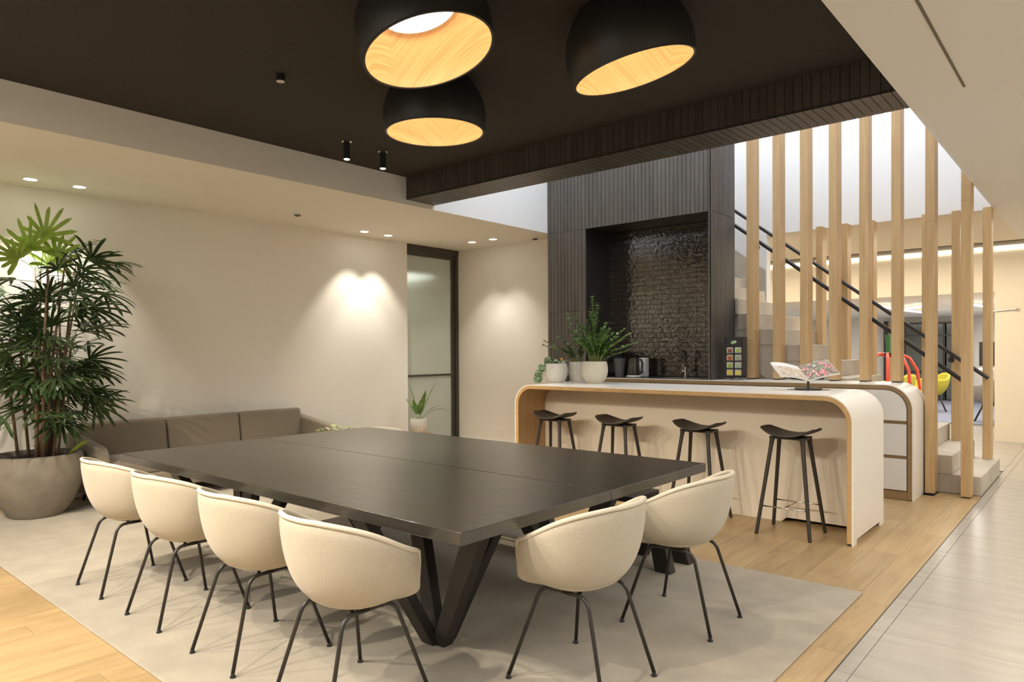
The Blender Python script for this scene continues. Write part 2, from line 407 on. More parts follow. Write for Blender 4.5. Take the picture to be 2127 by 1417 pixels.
# bricks
BH, BL, J = .0600, .234, .005
br_me = B().box(J/2, BL-J/2, -.014, .006, J/2, BH-J/2).mesh('brick', 'brick')
B().box(TN0, TN1, TYB-.064, TYB-.061, 1.06, TZN).build('mortar', mat('brown_mortar', (.10, .082, .062), .9), tower)
r_ = 0; z = 1.08
while z < TZN-.01:
    x = TN0-(BL/2 if r_ % 2 else .0)-.05
    while x < TN1:
        a, b_ = max(x, TN0), min(x+BL, TN1)
        hgt = min(BH, TZN-z)
        if b_-a > .02: inst('brick', br_me, tower, (a, TYB-.064, z), rot=(random.uniform(-.012, .012), 0, random.uniform(-.006, .006)), scale=((b_-a)/BL, 1, hgt/BH))
        x += BL
    z += BH; r_ += 1
wt = tag(B().box(TN0+.002, TN1-.002, TYF+.02, TYB-.08, 1.045, 1.073).build('worktop', 'worktop', bevel=.002), 'black worktop inside the dark tiled kitchen alcove', 'worktop')

# ------------------------------------------------------------------ counters with rounded oak and white shell
def ushape(x0, x1, zt, R, off, zb, n=10):
    x0 += off; x1 -= off; zt -= off; r = R-off
    return [(x0, zb)]+arc(x0+r, zt-r, r, 180, 90, n)+arc(x1-r, zt-r, r, 90, 0, n)+[(x1, zb)]
IX0, IX1, IY0, IY1, IZ, IR = -4.505, -1.366, 5.285, 6.165, 1.07, .20
isl = thing('island_counter', 'long white bar island with rounded oak-edged ends and stools along it', 'counter', ((IX0+IX1)/2, (IY0+IY1)/2, 0))
isl_off = Vector((-(IX0+IX1)/2, -(IY0+IY1)/2, 0))
def on(o, off): o.location = off; return o
segs = ((IY0, IY0+.10, .0), (IY0+.10, IY1-.12, .035), (IY1-.12, IY1, .0))
b = B()
for y0, y1, zb in segs: b.strip(ushape(IX0, IX1, IZ, IR, 0, zb), ushape(IX0, IX1, IZ, IR, .009, zb), y0, y1)
on(b.build('white_shell', 'white', isl, smooth=True, auto=True), isl_off)
b = B()
for y0, y1, zb in segs: b.strip(ushape(IX0, IX1, IZ, IR, .0092, zb+.015), ushape(IX0, IX1, IZ, IR, .040, zb+.015), y0+(.002 if zb == 0 else 0), y1)
on(b.build('oak_lining', 'oakx', isl, smooth=True, auto=True), isl_off)
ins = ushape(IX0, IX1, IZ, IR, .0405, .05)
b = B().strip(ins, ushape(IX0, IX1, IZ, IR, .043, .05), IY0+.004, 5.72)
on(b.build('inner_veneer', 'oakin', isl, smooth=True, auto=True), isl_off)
px0, px1 = IX0+.044, IX1-.044
b = B().prism([(px0, .0), (px0+.05, 0), (px0+.55, 0), (-2.02, 0), (-1.98, .035), (px1-.001, .035)]+arc(px1-.156, IZ-.2, .156, 0, 90, 8)+arc(px0+.156, IZ-.2, .156, 90, 180, 8), 5.722, 5.745)
on(b.build('back_panel', 'panel', isl), isl_off)
b = B().prism([(px0, .0), (px1, 0)]+arc(px1-.156, IZ-.2, .156, 0, 90, 8)+arc(px0+.156, IZ-.2, .156, 90, 180, 8), 6.10, 6.12)
on(b.build('rear_panel', 'front', isl), isl_off)
on(B().box(IX1-.04, IX1-.012, IY0+.004, IY0+.05, 0, .015).build('foot', 'black', isl), isl_off)

CX0, CX1, CY0, CY1, CZ = -5.598, -1.352, 7.208, 7.90, 1.07
ctr = thing('back_counter', 'white rear kitchen counter with oak edge and drawers before the black tower', 'counter', (CX1, CY0, 0))
co = Vector((-CX1, -CY0, 0))
def half(off, zb, n=10):
    r = .24-off; x1 = CX1-off; zt = CZ-off
    return [(CX0, zt)]+arc(x1-r, zt-r, r, 90, 0, n)+[(x1, zb)]
on(B().strip(half(0, 0), half(.009, 0), CY0, TYF-.002).strip([(TX1+.003, CZ)]+half(0, 0)[1:], [(TX1+.003, CZ-.009)]+half(.009, 0)[1:], TYF-.002, 7.85).build('white_shell', 'white', ctr, smooth=True, auto=True), co)
on(B().strip(half(.0095, .005), half(.045, .005), CY0+.001, TYF-.004).build('brown_edge', 'brownedge', ctr, smooth=True, auto=True), co)
on(B().prism([(CX0, .08), (CX1-.05, .08)]+arc(CX1-.24, CZ-.24, .19, 0, 90, 8)+[(CX0, CZ-.05)], CY0+.022, TYF-.004).build('carcass', 'brownedge', ctr), co)
on(B().box(CX0, CX1-.047, CY0+.004, CY0+.021, .004, .079).build('plinth', 'brownedge', ctr), co)
on(B().prism([(TX1+.01, 0), (CX1-.05, 0)]+arc(CX1-.24, CZ-.24, .19, 0, 90, 8)+[(TX1+.01, CZ-.05)], TYF, 7.80).build('rear_carcass', 'front', ctr), co)
x = CX1-.055; first = True
while x > CX0+.3:
    xa = max(x-.70, CX0)
    for z0, z1 in ((.735, 1.018), (.412, .703), (.090, .380)):
        if first and z1 > 1:
            rr = .185; poly = [(xa+.004, z0), (x, z0)]+arc(x-rr, z1-rr, rr, 0, 90, 8)+[(xa+.004, z1)]
            o = B().prism(poly, CY0+.003, CY0+.022).build('drawer_front', 'front', ctr)
        else: o = B().box(xa+.004, x, CY0+.003, CY0+.022, z0, z1).build('drawer_front', 'front', ctr)
        on(o, co)
    x = xa-.004; first = False

# ------------------------------------------------------------------ stairs
ST0, TRD, RIS, SY0, SY1 = -.905, .237, .182, 7.86, 9.34
stair = thing('staircase', 'pale concrete staircase rising behind the oak posts', 'stairs', (ST0, SY0, 0))
NS = 16
for k in range(NS):
    x1 = -TRD*k; z1 = RIS*(k+1); z0 = max(0, z1-RIS-.30) if k > 2 else 0
    x0 = x1-TRD
    zl = RIS*k if k else 0
    if ST0+x1 < TX1: b = B().box(x0, x1, .05, SY1-SY0, zl, z1)
    elif ST0+x0 < TX1+.01: b = B().box(TX1+.01-ST0, x1, 0, .05, zl, z1).box(x0, x1, .05, SY1-SY0, zl, z1)
    else: b = B().box(x0-.001, x1, 0, SY1-SY0, zl, z1)
    b.build('step', 'concrete', stair, bevel=.004, seg=1)
b = B().add([(-TRD, .002, 0), (-TRD*NS, .002, 0), (-TRD*NS, .002, RIS*(NS-1)), (-TRD, .002, 0)], [])
poly = [(-TRD, 0)]
for k in range(1, NS): poly += [(-TRD*k, RIS*k), (-TRD*(k+1), RIS*k)]
poly += [(-TRD*NS, 0)]
xs = TX1+.012-ST0
B().prism([(xs, 0)]+[(x, z) for x, z in poly if x > xs][::-1]+[], .012, .06).build('stringer', 'concrete', stair)
B().prism(poly, .062, SY1-SY0-.012).build('stringer', 'concrete', stair)
# far skirting of the stair on the void wall
B().prism([(-2.6, 2.3-.15), (-3.75, 3.13-.15), (-3.75, 3.33), (-2.6, 2.47)], SY1-SY0-.0, SY1-SY0+.012).build('skirting', 'concrete', stair)
B().prism([(-2.02, 1.05), (-2.03, 1.06), (-2.27, 1.235), (-2.27, 1.222)], -.002, .012).build('joint', 'slotm', stair)

# ------------------------------------------------------------------ oak posts
PX = [-3.095+.2925*i for i in range(8)]
names = ['first', 'second', 'third', 'fourth', 'fifth', 'sixth']
for i, x in enumerate(PX):
    zb = CZ if i < 6 else 0
    lab = ['oak post on the back counter beside the tea bag rack', 'oak post on the counter, second from the dark tower', 'oak post on the counter, third from the dark tower',
           'oak post on the counter, fourth from the dark tower', 'oak post on the counter, fifth from the dark tower', 'oak post nearest the rounded end of the back counter',
           'full-height oak post standing on the floor against the counter end', 'full-height oak post on the floor before the lowest stair step'][i]
    t = thing('oak_post', lab, 'post', (x+.042, 7.75, zb), group='front row of oak posts')
    B().box(-.04, .04, -.085, .085, .012, 4.6-zb).build('timber', 'oak', t, bevel=.002, seg=1)
    B().box(-.037, .037, -.082, .082, 0, .012).build('foot_plate', 'black', t)
    if i > 5: B().box(-.0405, .0405, -.0855, .0855, [2.62, 2.78][i-6], [2.622, 2.782][i-6]).build('joint', 'slotm', t)
rl = ['rear oak post high on the stairs, farthest left in the gaps', 'rear oak post on the stairs behind the second and third front posts', 'rear oak post seen behind the handrails left of the middle',
      'rear oak post seen between the fourth and fifth front posts', 'rear oak post seen beside the fifth front post', 'rear oak post behind the sixth front post',
      'rear oak post on the second stair step carrying the handrail bracket', 'rightmost oak post on the first stair step by the corridor']
RX = [-3.095+.2925*i for i in range(8)]
for i, x in enumerate(RX):
    if i == 0: continue
    k = int((ST0-(x+.04))//TRD); zb = RIS*(k+1)
    t = thing('oak_post', rl[i], 'post', (x+.04, 9.245, zb), group='rear row of oak posts')
    B().box(-.04, .04, -.085, .085, .0, ZC-zb).build('timber', 'oak', t, bevel=.004, seg=1)

# ------------------------------------------------------------------ handrails
def rail(name, label, pts, y, brackets, dy):
    t = thing(name, label, 'handrail', (pts[-1][0], y, pts[-1][1]))
    ox, oz = pts[-1]
    B().tube([(px-ox, 0, pz-oz) for px, pz in pts], .021, 12).build('tube', 'rail', t, smooth=True, auto=True)
    (xa, za), (xb, zb) = pts[0], pts[-1]
    for bx in brackets:
        bz = za+(zb-za)*(bx-xa)/(xb-xa)
        b = B().tube([(bx-ox, 0, bz-oz-.018), (bx-ox, dy*.35, bz-oz-.06), (bx-ox, dy*.95, bz-oz-.075)], .007, 8)
        mm = Matrix.Rotation(-PI/2 if dy > 0 else PI/2, 4, 'X')
        b.lathe([(0, 0), (.033, 0), (.033, .008), (0, .012)], 20, (bx-ox, dy, bz-oz-.075), mm)
        b.build('bracket', 'rail', t, smooth=True, auto=True)
rail('handrail', 'upper black tubular handrail on the far side of the stairs', [(-3.95, 3.372), (-.985, 1.075)], 9.10, [-2.22, -1.34], .058)
rail('handrail', 'lower black tubular handrail along the near posts', [(-3.40, 2.92), (-1.02, 1.06)], 7.90, [-3.04, -1.88], -.06)

# ------------------------------------------------------------------ sliding glass door in left wall
d = struct(thing('door_1', '', ''))
del d['label'], d['category']
b = B(); X0, X1 = XW-.09, XW-.03
b.box(X0, X1+.03, 6.56, 7.60, 2.875, ZC-.002).box(X0, X1, 6.56, 7.60, 2.80, 2.868).box(X0, X1+.02, 7.54, 7.60, 0, 2.875).box(X0+.01, X1-.01, 7.48, 7.538, 0, 2.80).box(X0+.01, X1-.01, 6.5, 7.48, 0, .05)
b.build('door_frame', 'frame', d)
B().box(X0+.01, X1-.01, 6.5, 7.48, 1.035, 1.065).build('glazing_bar', 'frame', d)
B().box(X0+.022, X1-.03, 6.5, 7.48, 1.065, 2.80).build('pane', 'frost', d)
B().box(X0+.022, X1-.03, 6.5, 7.48, .05, 1.035).build('pane', 'frost', d)
struct(B().box(-9, -8.9, 5.5, 8.5, 0, 3).box(-9, XW-.12, 5.4, 5.5, 0, 3).box(-9, XW-.12, 8.4, 8.5, 0, 3).box(-9, XW-.12, 5.4, 8.5, 3, 3.1).build('wall_side_room', 'wall'))

# ------------------------------------------------------------------ rug
rug = B(); nx, ny = 60, 30
x0, x1, y0, y1 = -7.30, -1.06, 1.25, 4.30
rug.box(x0, x1, y0, y1, 0, .012)
o = rug.build('area_rug', 'rug', bevel=.005); tag(o, 'large pale beige rug under the black dining tables', 'rug')

# ------------------------------------------------------------------ tables
def tray(name, label, y0, y1):
    t = thing(name, label, 'table', (-3.365, (y0+y1)/2, .012)); h = (y1-y0)/2
    B().box(-1.585, 1.585, -h, h, .678, .728).build('tabletop', 'table', t, bevel=.0025, seg=1)
    B().box(-1.35, 1.35, -.09, .09, .64, .678).build('beam', 'blackwood', t)
    for sx in (-1, 1):
        cx = sx*.93
        B().box(cx-.40, cx+.40, -.36, .36, .660, .678).build('mounting_plate', 'blackwood', t)
        for dx in (-1, 1):
            for dy in (-1, 1):
                # arm: board from the foot up to a top corner
                w0, w1 = .062, .075
                ex, ey = {(1, -1): (.43, -.16), (-1, 1): (-.40, .20), (-1, -1): (-.12, -.37), (1, 1): (.12, .37)}[(dx, dy)]
                fx, fy = cx+ex*.09, ey*.09; tx, ty = cx+ex, ey
                a = [(fx-w0/2-.01, fy-w0/2, 0), (fx+w0/2+.01, fy-w0/2, 0), (fx+w0/2+.01, fy+w0/2, 0), (fx-w0/2-.01, fy+w0/2, 0)]
                c = [(tx-w1/2-.02, ty-w0/2, .66), (tx+w1/2+.02, ty-w0/2, .66), (tx+w1/2+.02, ty+w0/2, .66), (tx-w1/2-.02, ty+w0/2, .66)]
                B().hexa(a, c).build('leg', 'blackwood', t, bevel=.004, seg=1)
    return t
tray('meeting_table', 'long black oak table, the nearer of two pushed together', 1.784, 2.784)
tray('meeting_table', 'long black oak table, farther of the pair, towards the bar', 2.787, 3.805)

# bench on the bar side of the tables
t = thing('bench', 'black backless bench between the farther table and the bar island', 'bench', (-3.6, 4.03, .012))
B().box(-1.30, 1.30, -.17, .17, .41, .448).build('seat', 'blackwood', t, bevel=.003)
for sx in (-1, 1):
    cx = 1.34 if sx > 0 else -1.34
    for dx in (-1, 1):
        for dy in (-1, 1):
            fx, fy = cx+dx*.16, dy*.125; tx, ty = cx+dx*.055, dy*.10; w_ = .055
            a = [(fx-w_, fy-.035, 0), (fx+w_, fy-.035, 0), (fx+w_, fy+.035, 0), (fx-w_, fy+.035, 0)]
            c = [(tx-w_, ty-.035, .41), (tx+w_, ty-.035, .41), (tx+w_, ty+.035, .41), (tx-w_, ty+.035, .41)]
            B().hexa(a, c).build('leg', 'blackwood', t, bevel=.004, seg=1)

# ------------------------------------------------------------------ dining chairs
def sm(a, b, x): t_ = max(0, min(1, (x-a)/(b-a))); return t_*t_*(3-2*t_)
def shell_pt(th, s, inset=0):
    """th: 0 front .. PI back; s 0 centre .. 1 rim; local front = +Y"""
    a = abs(th)
    hw, db, df = .262, .200, .245
    c_, s_ = math.cos(th), math.sin(th); deg = math.degrees(a)
    e = 2.25+.5*sm(90, 50, deg)
    dd = df if c_ > 0 else db
    r = (abs(c_/dd)**e+abs(s_/hw)**e)**(-1/e)
    q_ = max(0, min(1, (.16-r*c_)/.35)); arm = .600+.160*(q_-.10*math.sin(2*PI*q_)/PI)
    up = sm(50, 60, deg); h = .447+(arm-.447)*up
    n_ = 2.2+.85*up; ph = s*PI/2
    rr = math.sin(ph)**(2/n_); zz = 1-math.cos(ph)**(2/n_)
    base = .398
    z_ = base+(h-base)*zz
    flare = 1+(.02+.17*sm(90, 170, deg))*zz*up
    return Vector((r*rr*s_*(1+.11*zz*up), r*rr*c_*flare, z_))
def make_chair(label, loc, rz, group):
    t = thing('dining_chair', label, 'chair', loc, rz, group)
    nt_, ns_ = 96, 16; b = B(); vs = [shell_pt(0, 0)]; fs = []
    for i in range(1, ns_+1):
        for j in range(nt_): vs.append(shell_pt(-PI+2*PI*j/nt_, i/ns_))
    for j in range(nt_): fs.append((0, 1+j, 1+(j+1) % nt_))
    for i in range(ns_-1):
        for j in range(nt_): fs.append((1+i*nt_+j, 1+i*nt_+(j+1) % nt_, 1+(i+1)*nt_+(j+1) % nt_, 1+(i+1)*nt_+j))
    b.add(vs, fs); o = b.build('shell', 'fabric', t, smooth=True); sh = o
    m_ = o.modifiers.new('solid', 'SOLIDIFY'); m_.thickness = .022; m_.offset = 0
    o.modifiers.new('sub', 'SUBSURF').render_levels = 1
    rim = [shell_pt(-PI+2*PI*j/nt_, 1)+Vector((0, 0, .004)) for j in range(nt_)]
    B().tube(rim, .0105, 8, closed=True).build('piping', 'piping', sh, smooth=True)
    # seat cushion
    vs = []; fs = []
    b = B(); prof = [(0, .446), (.7, .448), (.9, .442), (1, .428), (.98, .418)]
    for k, (q, z_) in enumerate(prof):
        for j in range(40):
            p = shell_pt(-PI+2*PI*j/40, .45); vs.append((p.x*q*.95, p.y*q*.95+.01, z_))
    for k in range(len(prof)-1):
        for j in range(40): fs.append((k*40+j, k*40+(j+1) % 40, (k+1)*40+(j+1) % 40, (k+1)*40+j))
    b.add(vs, fs).build('seat_pad', 'fabric', t, smooth=True)
    # steel legs: two bent frames, each made of two legs
    for sx in (-1, 1):
        y0_, yF, xr, xf, xt = -.225, .225, .188, .235, .135
        def bend(foot, top_y, mid_y):
            top = Vector((sx*xt, top_y, .392)); ft = Vector((foot[0], foot[1], .018)); mid = Vector((sx*xt, mid_y, .392))
            dleg = (top-ft).normalized(); dh = (mid-top).normalized(); r = .05
            p0, p2 = top-dleg*r, top+dh*r
            pts = [ft]+[((1-u)**2*p0+2*(1-u)*u*top+u*u*p2) for u in [i/6 for i in range(7)]]+[mid]
            return pts
        for foot, ty in (((sx*xr, y0_), -.115), ((sx*xf, yF), .125)):
            pts = bend(foot, ty, 0)
            lg = B().tube(pts, .0085, 10).build('leg', 'steel', t, smooth=True)
            B().lathe([(0, .0), (.0125, 0), (.0125, .006), (.008, .012), (.008, .022), (0, .022)], 14, (foot[0]*1.004, foot[1]*1.004, 0)).build('glide', 'black', lg, smooth=True, auto=True)
    for sy in (-1, 1):
        B().tube([(-.137, sy*.07, .389), (.137, -sy*.07, .389)], .008, 8).build('cross_tube', 'steel', t, smooth=True)
    B().tube([(-.14, .10, .389), (.14, .10, .389)], .007, 8).build('cross_tube', 'steel', t, smooth=True)
    B().box(-.07, .07, -.06, .06, .392, .405).build('seat_mount', 'steel', t)
    return t
RZ = .012
GL, GR = 'cream chairs on the rug edge facing the long side', 'cream chairs at the table end by the aisle'
c0 = make_chair('cream upholstered armchair nearest the big grey planter', (-4.498, 1.672, RZ), 0, 'cream armchairs around the black tables')
GG = 'cream armchairs around the black tables'
dup(c0, (-3.765, 1.678, RZ), .02, 'cream upholstered armchair, second along from the big planter', GG)
dup(c0, (-3.022, 1.682, RZ), 0, 'cream upholstered armchair, third along from the big planter', GG)
dup(c0, (-2.305, 1.668, RZ), -.02, 'cream upholstered armchair in front of the nearest table leg', GG)
dup(c0, (-1.695, 2.44, RZ), PI/2-.03, 'cream upholstered armchair at the table end, nearer the camera', GG)
dup(c0, (-1.665, 3.29, RZ), PI/2+.03, 'cream upholstered armchair at the table end, nearer the bar stools', GG)

# ------------------------------------------------------------------ bar stools
def make_stool(label, loc, group):
    t = thing('bar_stool', label, 'stool', loc, 0, group)
    nx, ny = 24, 12; vs = []; fs = []; b = B()
    for i in range(nx+1):
        for j in range(ny+1):
            u, v = -1+2*i/nx, -1+2*j/ny
            hx = .218; hy = .165*(1-.42*abs(u)**3.2)
            x = u*hx*(1-.10*abs(v)**3); y = v*hy
            z_ = .742+.058*abs(u)**2.1-.004*abs(u)**8*0+.004*abs(v)**2-.0
            vs.append((x, y, z_))
    for i in range(nx):
        for j in range(ny): a = i*(ny+1)+j; fs.append((a, a+1, a+ny+2, a+ny+1))
    b.add(vs, fs); o = b.build('seat', 'stool', t, smooth=True)
    m_ = o.modifiers.new('solid', 'SOLIDIFY'); m_.thickness = .014; m_.offset = 1
    m2 = o.modifiers.new('b', 'BEVEL'); m2.width = .004; m2.segments = 2; m2.limit_method = 'ANGLE'
    B().box(-.135, .135, -.085, .085, .722, .742).build('under_frame', 'stool', t, bevel=.008)
    for sx in (-1, 1):
        for sy in (-1, 1):
            top = Vector((sx*.110, sy*.075, .738)); ft = Vector((sx*.196, sy*.178, .006)); dl = ft-top
            lg = B().tube([top+Vector((0, 0, 0)), top+dl*.035, top+dl*.10, ft], [.024, .018, .0155, .0135], 12).build('leg', 'stool', t, smooth=True, auto=True)
            B().lathe([(0, 0), (.010, 0), (.0125, .008), (0, .009)], 12, (ft.x*1.005, ft.y*1.005, 0)).build('glide', 'black', lg)
    zf = .215
    def lp(sx, sy): k = (.738-zf)/.732; return Vector((sx*(.110+.086*k), sy*(.075+.103*k), zf))
    b = B().tube([lp(-1, -1), lp(1, -1)], .0055, 8).tube([lp(-1, 1), lp(1, 1)], .0055, 8).tube([(0, lp(1, -1).y, zf), (0, lp(1, 1).y, zf)], .0055, 8)
    b.build('footrest', 'chrome', t, smooth=True)
    return t
SG = 'dark bar stools along the island'
s0 = make_stool('dark saddle-seat bar stool nearest the white rounded island end', (-1.832, 5.385, 0), SG)
dup(s0, (-2.585, 5.40, 0), 0, 'dark saddle-seat bar stool, second from the aisle end of the island', SG)
dup(s0, (-3.352, 5.38, 0), 0, 'dark saddle-seat bar stool, second from the potted-plant end of the island', SG)
dup(s0, (-4.09, 5.40, 0), 0, 'dark saddle-seat bar stool under the oak end with the potted plants', SG)

# ------------------------------------------------------------------ pendants
def align(nv):  # rotate local -Z to nv
    return Vector((0, 0, -1)).rotation_difference(Vector(nv).normalized()).to_matrix().to_4x4()
def pendant(label, c, nv, grain):
    c = Vector(c); nv = Vector(nv).normalized(); t = thing('dome_pendant', label, 'pendant lamp', c, 0, 'dome pendants over the tables')
    R_ = .352; m_ = align(nv); up = .10
    prof = []
    a0 = math.asin(up/R_)     # sphere centre sits slightly above the opening plane
    for i in range(25): a = -a0+(PI/2+a0)*i/24; prof.append((R_*math.cos(a), up+R_*math.sin(a)))
    rc = prof[0][0]
    shd = B().lathe(prof, 64, m=m_).build('shade', 'shade', t, smooth=True)
    rl_, zl = .20, .235
    inn = [(rc-.012, -.001)]+[(rc-.012-(rc-.012-rl_)*(t_**1.6), zl*t_**.9) for t_ in [i/10 for i in range(1, 11)]]
    B().lathe(inn, 64, m=m_).build('oak_lining', grain, t, smooth=True)
    ro = prof[0][0]
    B().lathe([(ro-.011, .001), (ro-.011, -.004), (ro+.001, -.004), (ro+.001, .001)], 64, m=m_).build('rim', 'shade', shd)
    B().lathe([(0, zl+.002), (rl_+.001, zl+.002), (rl_+.001, zl+.012), (0, zl+.012)], 40, m=m_).build('lamp_disc', 'glowd', t)
    topc = m_ @ Vector((0, 0, up+.0)); B().tube([(topc.x, topc.y, topc.z+R_-.03), (topc.x, topc.y, ZD-c.z)], .03, 16).build('ceiling_mount', 'shade', t)
    lp_ = c+(m_ @ Vector((0, 0, zl-.012))); lamp('pendant_bulb', 'AREA', lp_, 1.5, (1, .82, .60), aim=nv, size=.34)
def liner(off):
    m = D.materials.new('oak_veneer_lining'); m.use_nodes = True; nt = m.node_tree; N, L = nt.nodes, nt.links; b = nt.nodes['Principled BSDF']; b.inputs['Roughness'].default_value = .5
    tc = N.new('ShaderNodeTexCoord'); sp = N.new('ShaderNodeSeparateXYZ'); L.new(tc.outputs['Object'], sp.inputs[0])
    def mth(op, a, b_=None, v=None):
        n = N.new('ShaderNodeMath'); n.operation = op; L.new(a, n.inputs[0])
        if b_ is not None: L.new(b_, n.inputs[1])
        if v is not None: n.inputs[1].default_value = v
        return n.outputs[0]
    xr = mth('ADD', mth('MULTIPLY', sp.outputs[0], v=.76), mth('MULTIPLY', sp.outputs[1], v=.65))
    yr = mth('ADD', mth('MULTIPLY', sp.outputs[0], v=-.65), mth('MULTIPLY', sp.outputs[1], v=.76))
    ax = mth('ABSOLUTE', mth('ADD', xr, v=off))
    u = mth('ADD', mth('MULTIPLY', ax, v=.72), mth('ADD', mth('MULTIPLY', yr, v=.55), mth('MULTIPLY', sp.outputs[2], v=-.55)))
    cb = N.new('ShaderNodeCombineXYZ'); L.new(mth('MULTIPLY', u, v=160), cb.inputs[0]); L.new(mth('MULTIPLY', ax, v=3), cb.inputs[1]); L.new(mth('MULTIPLY', yr, v=3), cb.inputs[2])
    n = N.new('ShaderNodeTexNoise'); n.inputs['Scale'].default_value = 1; n.inputs['Detail'].default_value = 3; L.new(cb.outputs[0], n.inputs[0])
    r = N.new('ShaderNodeValToRGB'); r.color_ramp.elements[0].position = .35; r.color_ramp.elements[1].position = .65
    r.color_ramp.elements[0].color = (.56, .32, .125, 1); r.color_ramp.elements[1].color = (.70, .44, .20, 1)
    L.new(n.outputs[0], r.inputs[0]); L.new(r.outputs[0], b.inputs['Base Color']); return m
pendant('black dome pendant nearest the camera, tilted, wood lining fully seen', (-2.61, 2.41, 2.915), (.26, .08, -1), liner(.22))
pendant('black dome pendant farthest from the camera, hanging level', (-3.51, 3.29, 2.905), (0, .02, -1), liner(-.06))
pendant('black dome pendant on the right, towards the aisle ceiling', (-1.975, 3.34, 2.93), (.15, .21, -1), liner(-.24))

# ------------------------------------------------------------------ ceiling fittings
def downlight(label, x, y, spot=True, aim=(0, 0, -1), power=26):
    t = thing('recessed_downlight', label, 'downlight', (x, y, ZC), group='recessed downlights in the low cream ceiling')
    B().lathe([(.052, -.001), (.062, -.001), (.062, -.004), (.052, -.004)], 32).build('trim_ring', 'trimw', t)
    B().lathe([(0, -.0035), (.0515, -.0035), (.0515, -.0005), (0, -.0005)], 32).build('lens', 'glow', t)
    if spot: lamp('downlight_spot', 'SPOT', (x, y, ZC-.02), power, (1, .93, .80), aim=aim, size=.03, angle=78, blend=.55)
downlight('recessed downlight over the palm, nearer the camera', -7.247, 1.903)
downlight('recessed downlight over the palm, the right one of its pair', -7.247, 2.29)
downlight('recessed downlight before the long wall, left one of the middle pair', -7.255, 5.55)
downlight('recessed downlight before the long wall, right one of the middle pair', -7.26, 5.944)
downlight('recessed downlight near the glass door corner, left one', -6.84, 7.11, power=15)
downlight('recessed downlight near the glass door corner, right one', -6.45, 7.12, power=15)
# further downlights of the same rows, beyond the frame
for x, y in ((-7.25, -.8), (-7.25, -1.2)): lamp('downlight_spot', 'SPOT', (x, y, ZC-.02), 26, (1, .87, .68), size=.03, angle=78)
def detector(label, x, y):
    t = thing('smoke_detector', label, 'smoke detector', (x, y, ZC))
    B().lathe([(.052, 0), (.052, -.012), (.045, -.018), (0, -.018)], 32).build('base', 'trimw', t, smooth=True, auto=True)
    B().lathe([(.032, -.018), (.036, -.028), (.030, -.034), (0, -.036)], 32).build('sensor_head', 'slotm', t, smooth=True, auto=True)
detector('round smoke detector above the sofa on the low ceiling', -6.847, 4.323)
detector('round smoke detector beside the black kitchen tower', -5.93, 7.40)
def blackspot(label, x, y, ln, grp=None):
    t = thing('ceiling_spot', label, 'spotlight', (x, y, ZD), group='black cylinder spots on the dark ceiling')
    B().lathe([(.045, 0), (.045, -.006), (.03, -.008), (.03, 0)], 28).build('ceiling_ring', 'chrome', t, smooth=True, auto=True)
    B().lathe([(0, 0), (.028, 0), (.028, -ln), (0, -ln)], 28).build('barrel', 'black', t, smooth=True, auto=True)
    B().lathe([(0, -ln-.001), (.024, -ln-.001), (.024, -ln-.003), (0, -ln-.003)], 28).build('lens', 'glow', t)
    return lamp('spot_beam', 'SPOT', (x, y, ZD-ln-.02), 60, (1, .88, .70), size=.025, angle=95, blend=.5)
blackspot('black cylinder spotlight, left one of the pair', -5.03, 3.665, .155)
blackspot('black cylinder spotlight, right one of the pair', -5.04, 4.07, .155)
t = thing('ceiling_sensor', 'small black cylinder sensor with pale face on the dark ceiling', 'sensor', (-4.146, 2.50, ZD))
B().lathe([(0, 0), (.029, 0), (.029, -.045), (0, -.045)], 28).build('body', 'black', t, smooth=True, auto=True)
B().lathe([(0, -.0455), (.026, -.0455), (.026, -.048), (0, -.048)], 28).build('face', 'trimw', t)
B().lathe([(0, -.0485), (.004, -.0485), (.004, -.050), (0, -.050)], 10).build('eye', 'black', t)
# spots of the same kind beyond the frame
for x, y, e in ((-5.03, -.05, 75), (-4.1, -.45, 75), (-3.15, -.3, 75), (-2.1, -.1, 60)):
    lamp('spot_beam', 'SPOT', (x, y, 3.06), e, (1, .88, .70), aim=(.05, .40, -1), size=.03, angle=115, blend=.5)
struct(B().box(-.655, -.642, -2, 4.875, ZC-.003, ZC).build('trim_2', 'slotm'))

# ------------------------------------------------------------------ sofa
sf = thing('sofa', 'low olive grey three-seat sofa along the cream wall', 'sofa', (-7.1, 3.5, 0))
def cushion(name, x0, x1, y0, y1, z0, z1, tilt=0, bev=.04):
    b = B().box(-(x1-x0)/2, (x1-x0)/2, -(y1-y0)/2, (y1-y0)/2, -(z1-z0)/2, (z1-z0)/2)
    o = b.build(name, 'sofa', sf, bevel=bev, seg=4, smooth=True); o.location = ((x0+x1)/2, (y0+y1)/2, (z0+z1)/2); o.rotation_euler = (0, tilt, 0); return o
for a, c in ((-1.20, -.395), (-.385, .395), (.405, 1.18)): cushion('back_cushion', -.42, -.24, a, c, .38, .735, -.14)
for a, c in ((-1.18, -.395), (-.39, .39), (.395, 1.18)): cushion('seat_cushion', -.30, .38, a, c, .28, .42)
cushion('base', -.42, .40, -1.25, 1.25, .14, .29, bev=.02)
# curved arms
for sy, nm in ((-1, 'arm'), (1, 'arm')):
    y_ = sy*1.22
    prof = [(-.42, .12), (.40, .12), (.40, .30)]+arc(.27, .44, .13, 0, 80, 6)+[(-.42, .655)]
    o = B().prism(prof, y_-.06, y_+.06).build('arm', 'sofa', sf, bevel=.03, seg=3, smooth=True)
for sx in (-1, 1):
    for sy in (-1, 1): B().tube([(sx*.33, sy*1.15, 0), (sx*.32, sy*1.13, .15)], .012, 10).build('leg', 'steel', sf, smooth=True)

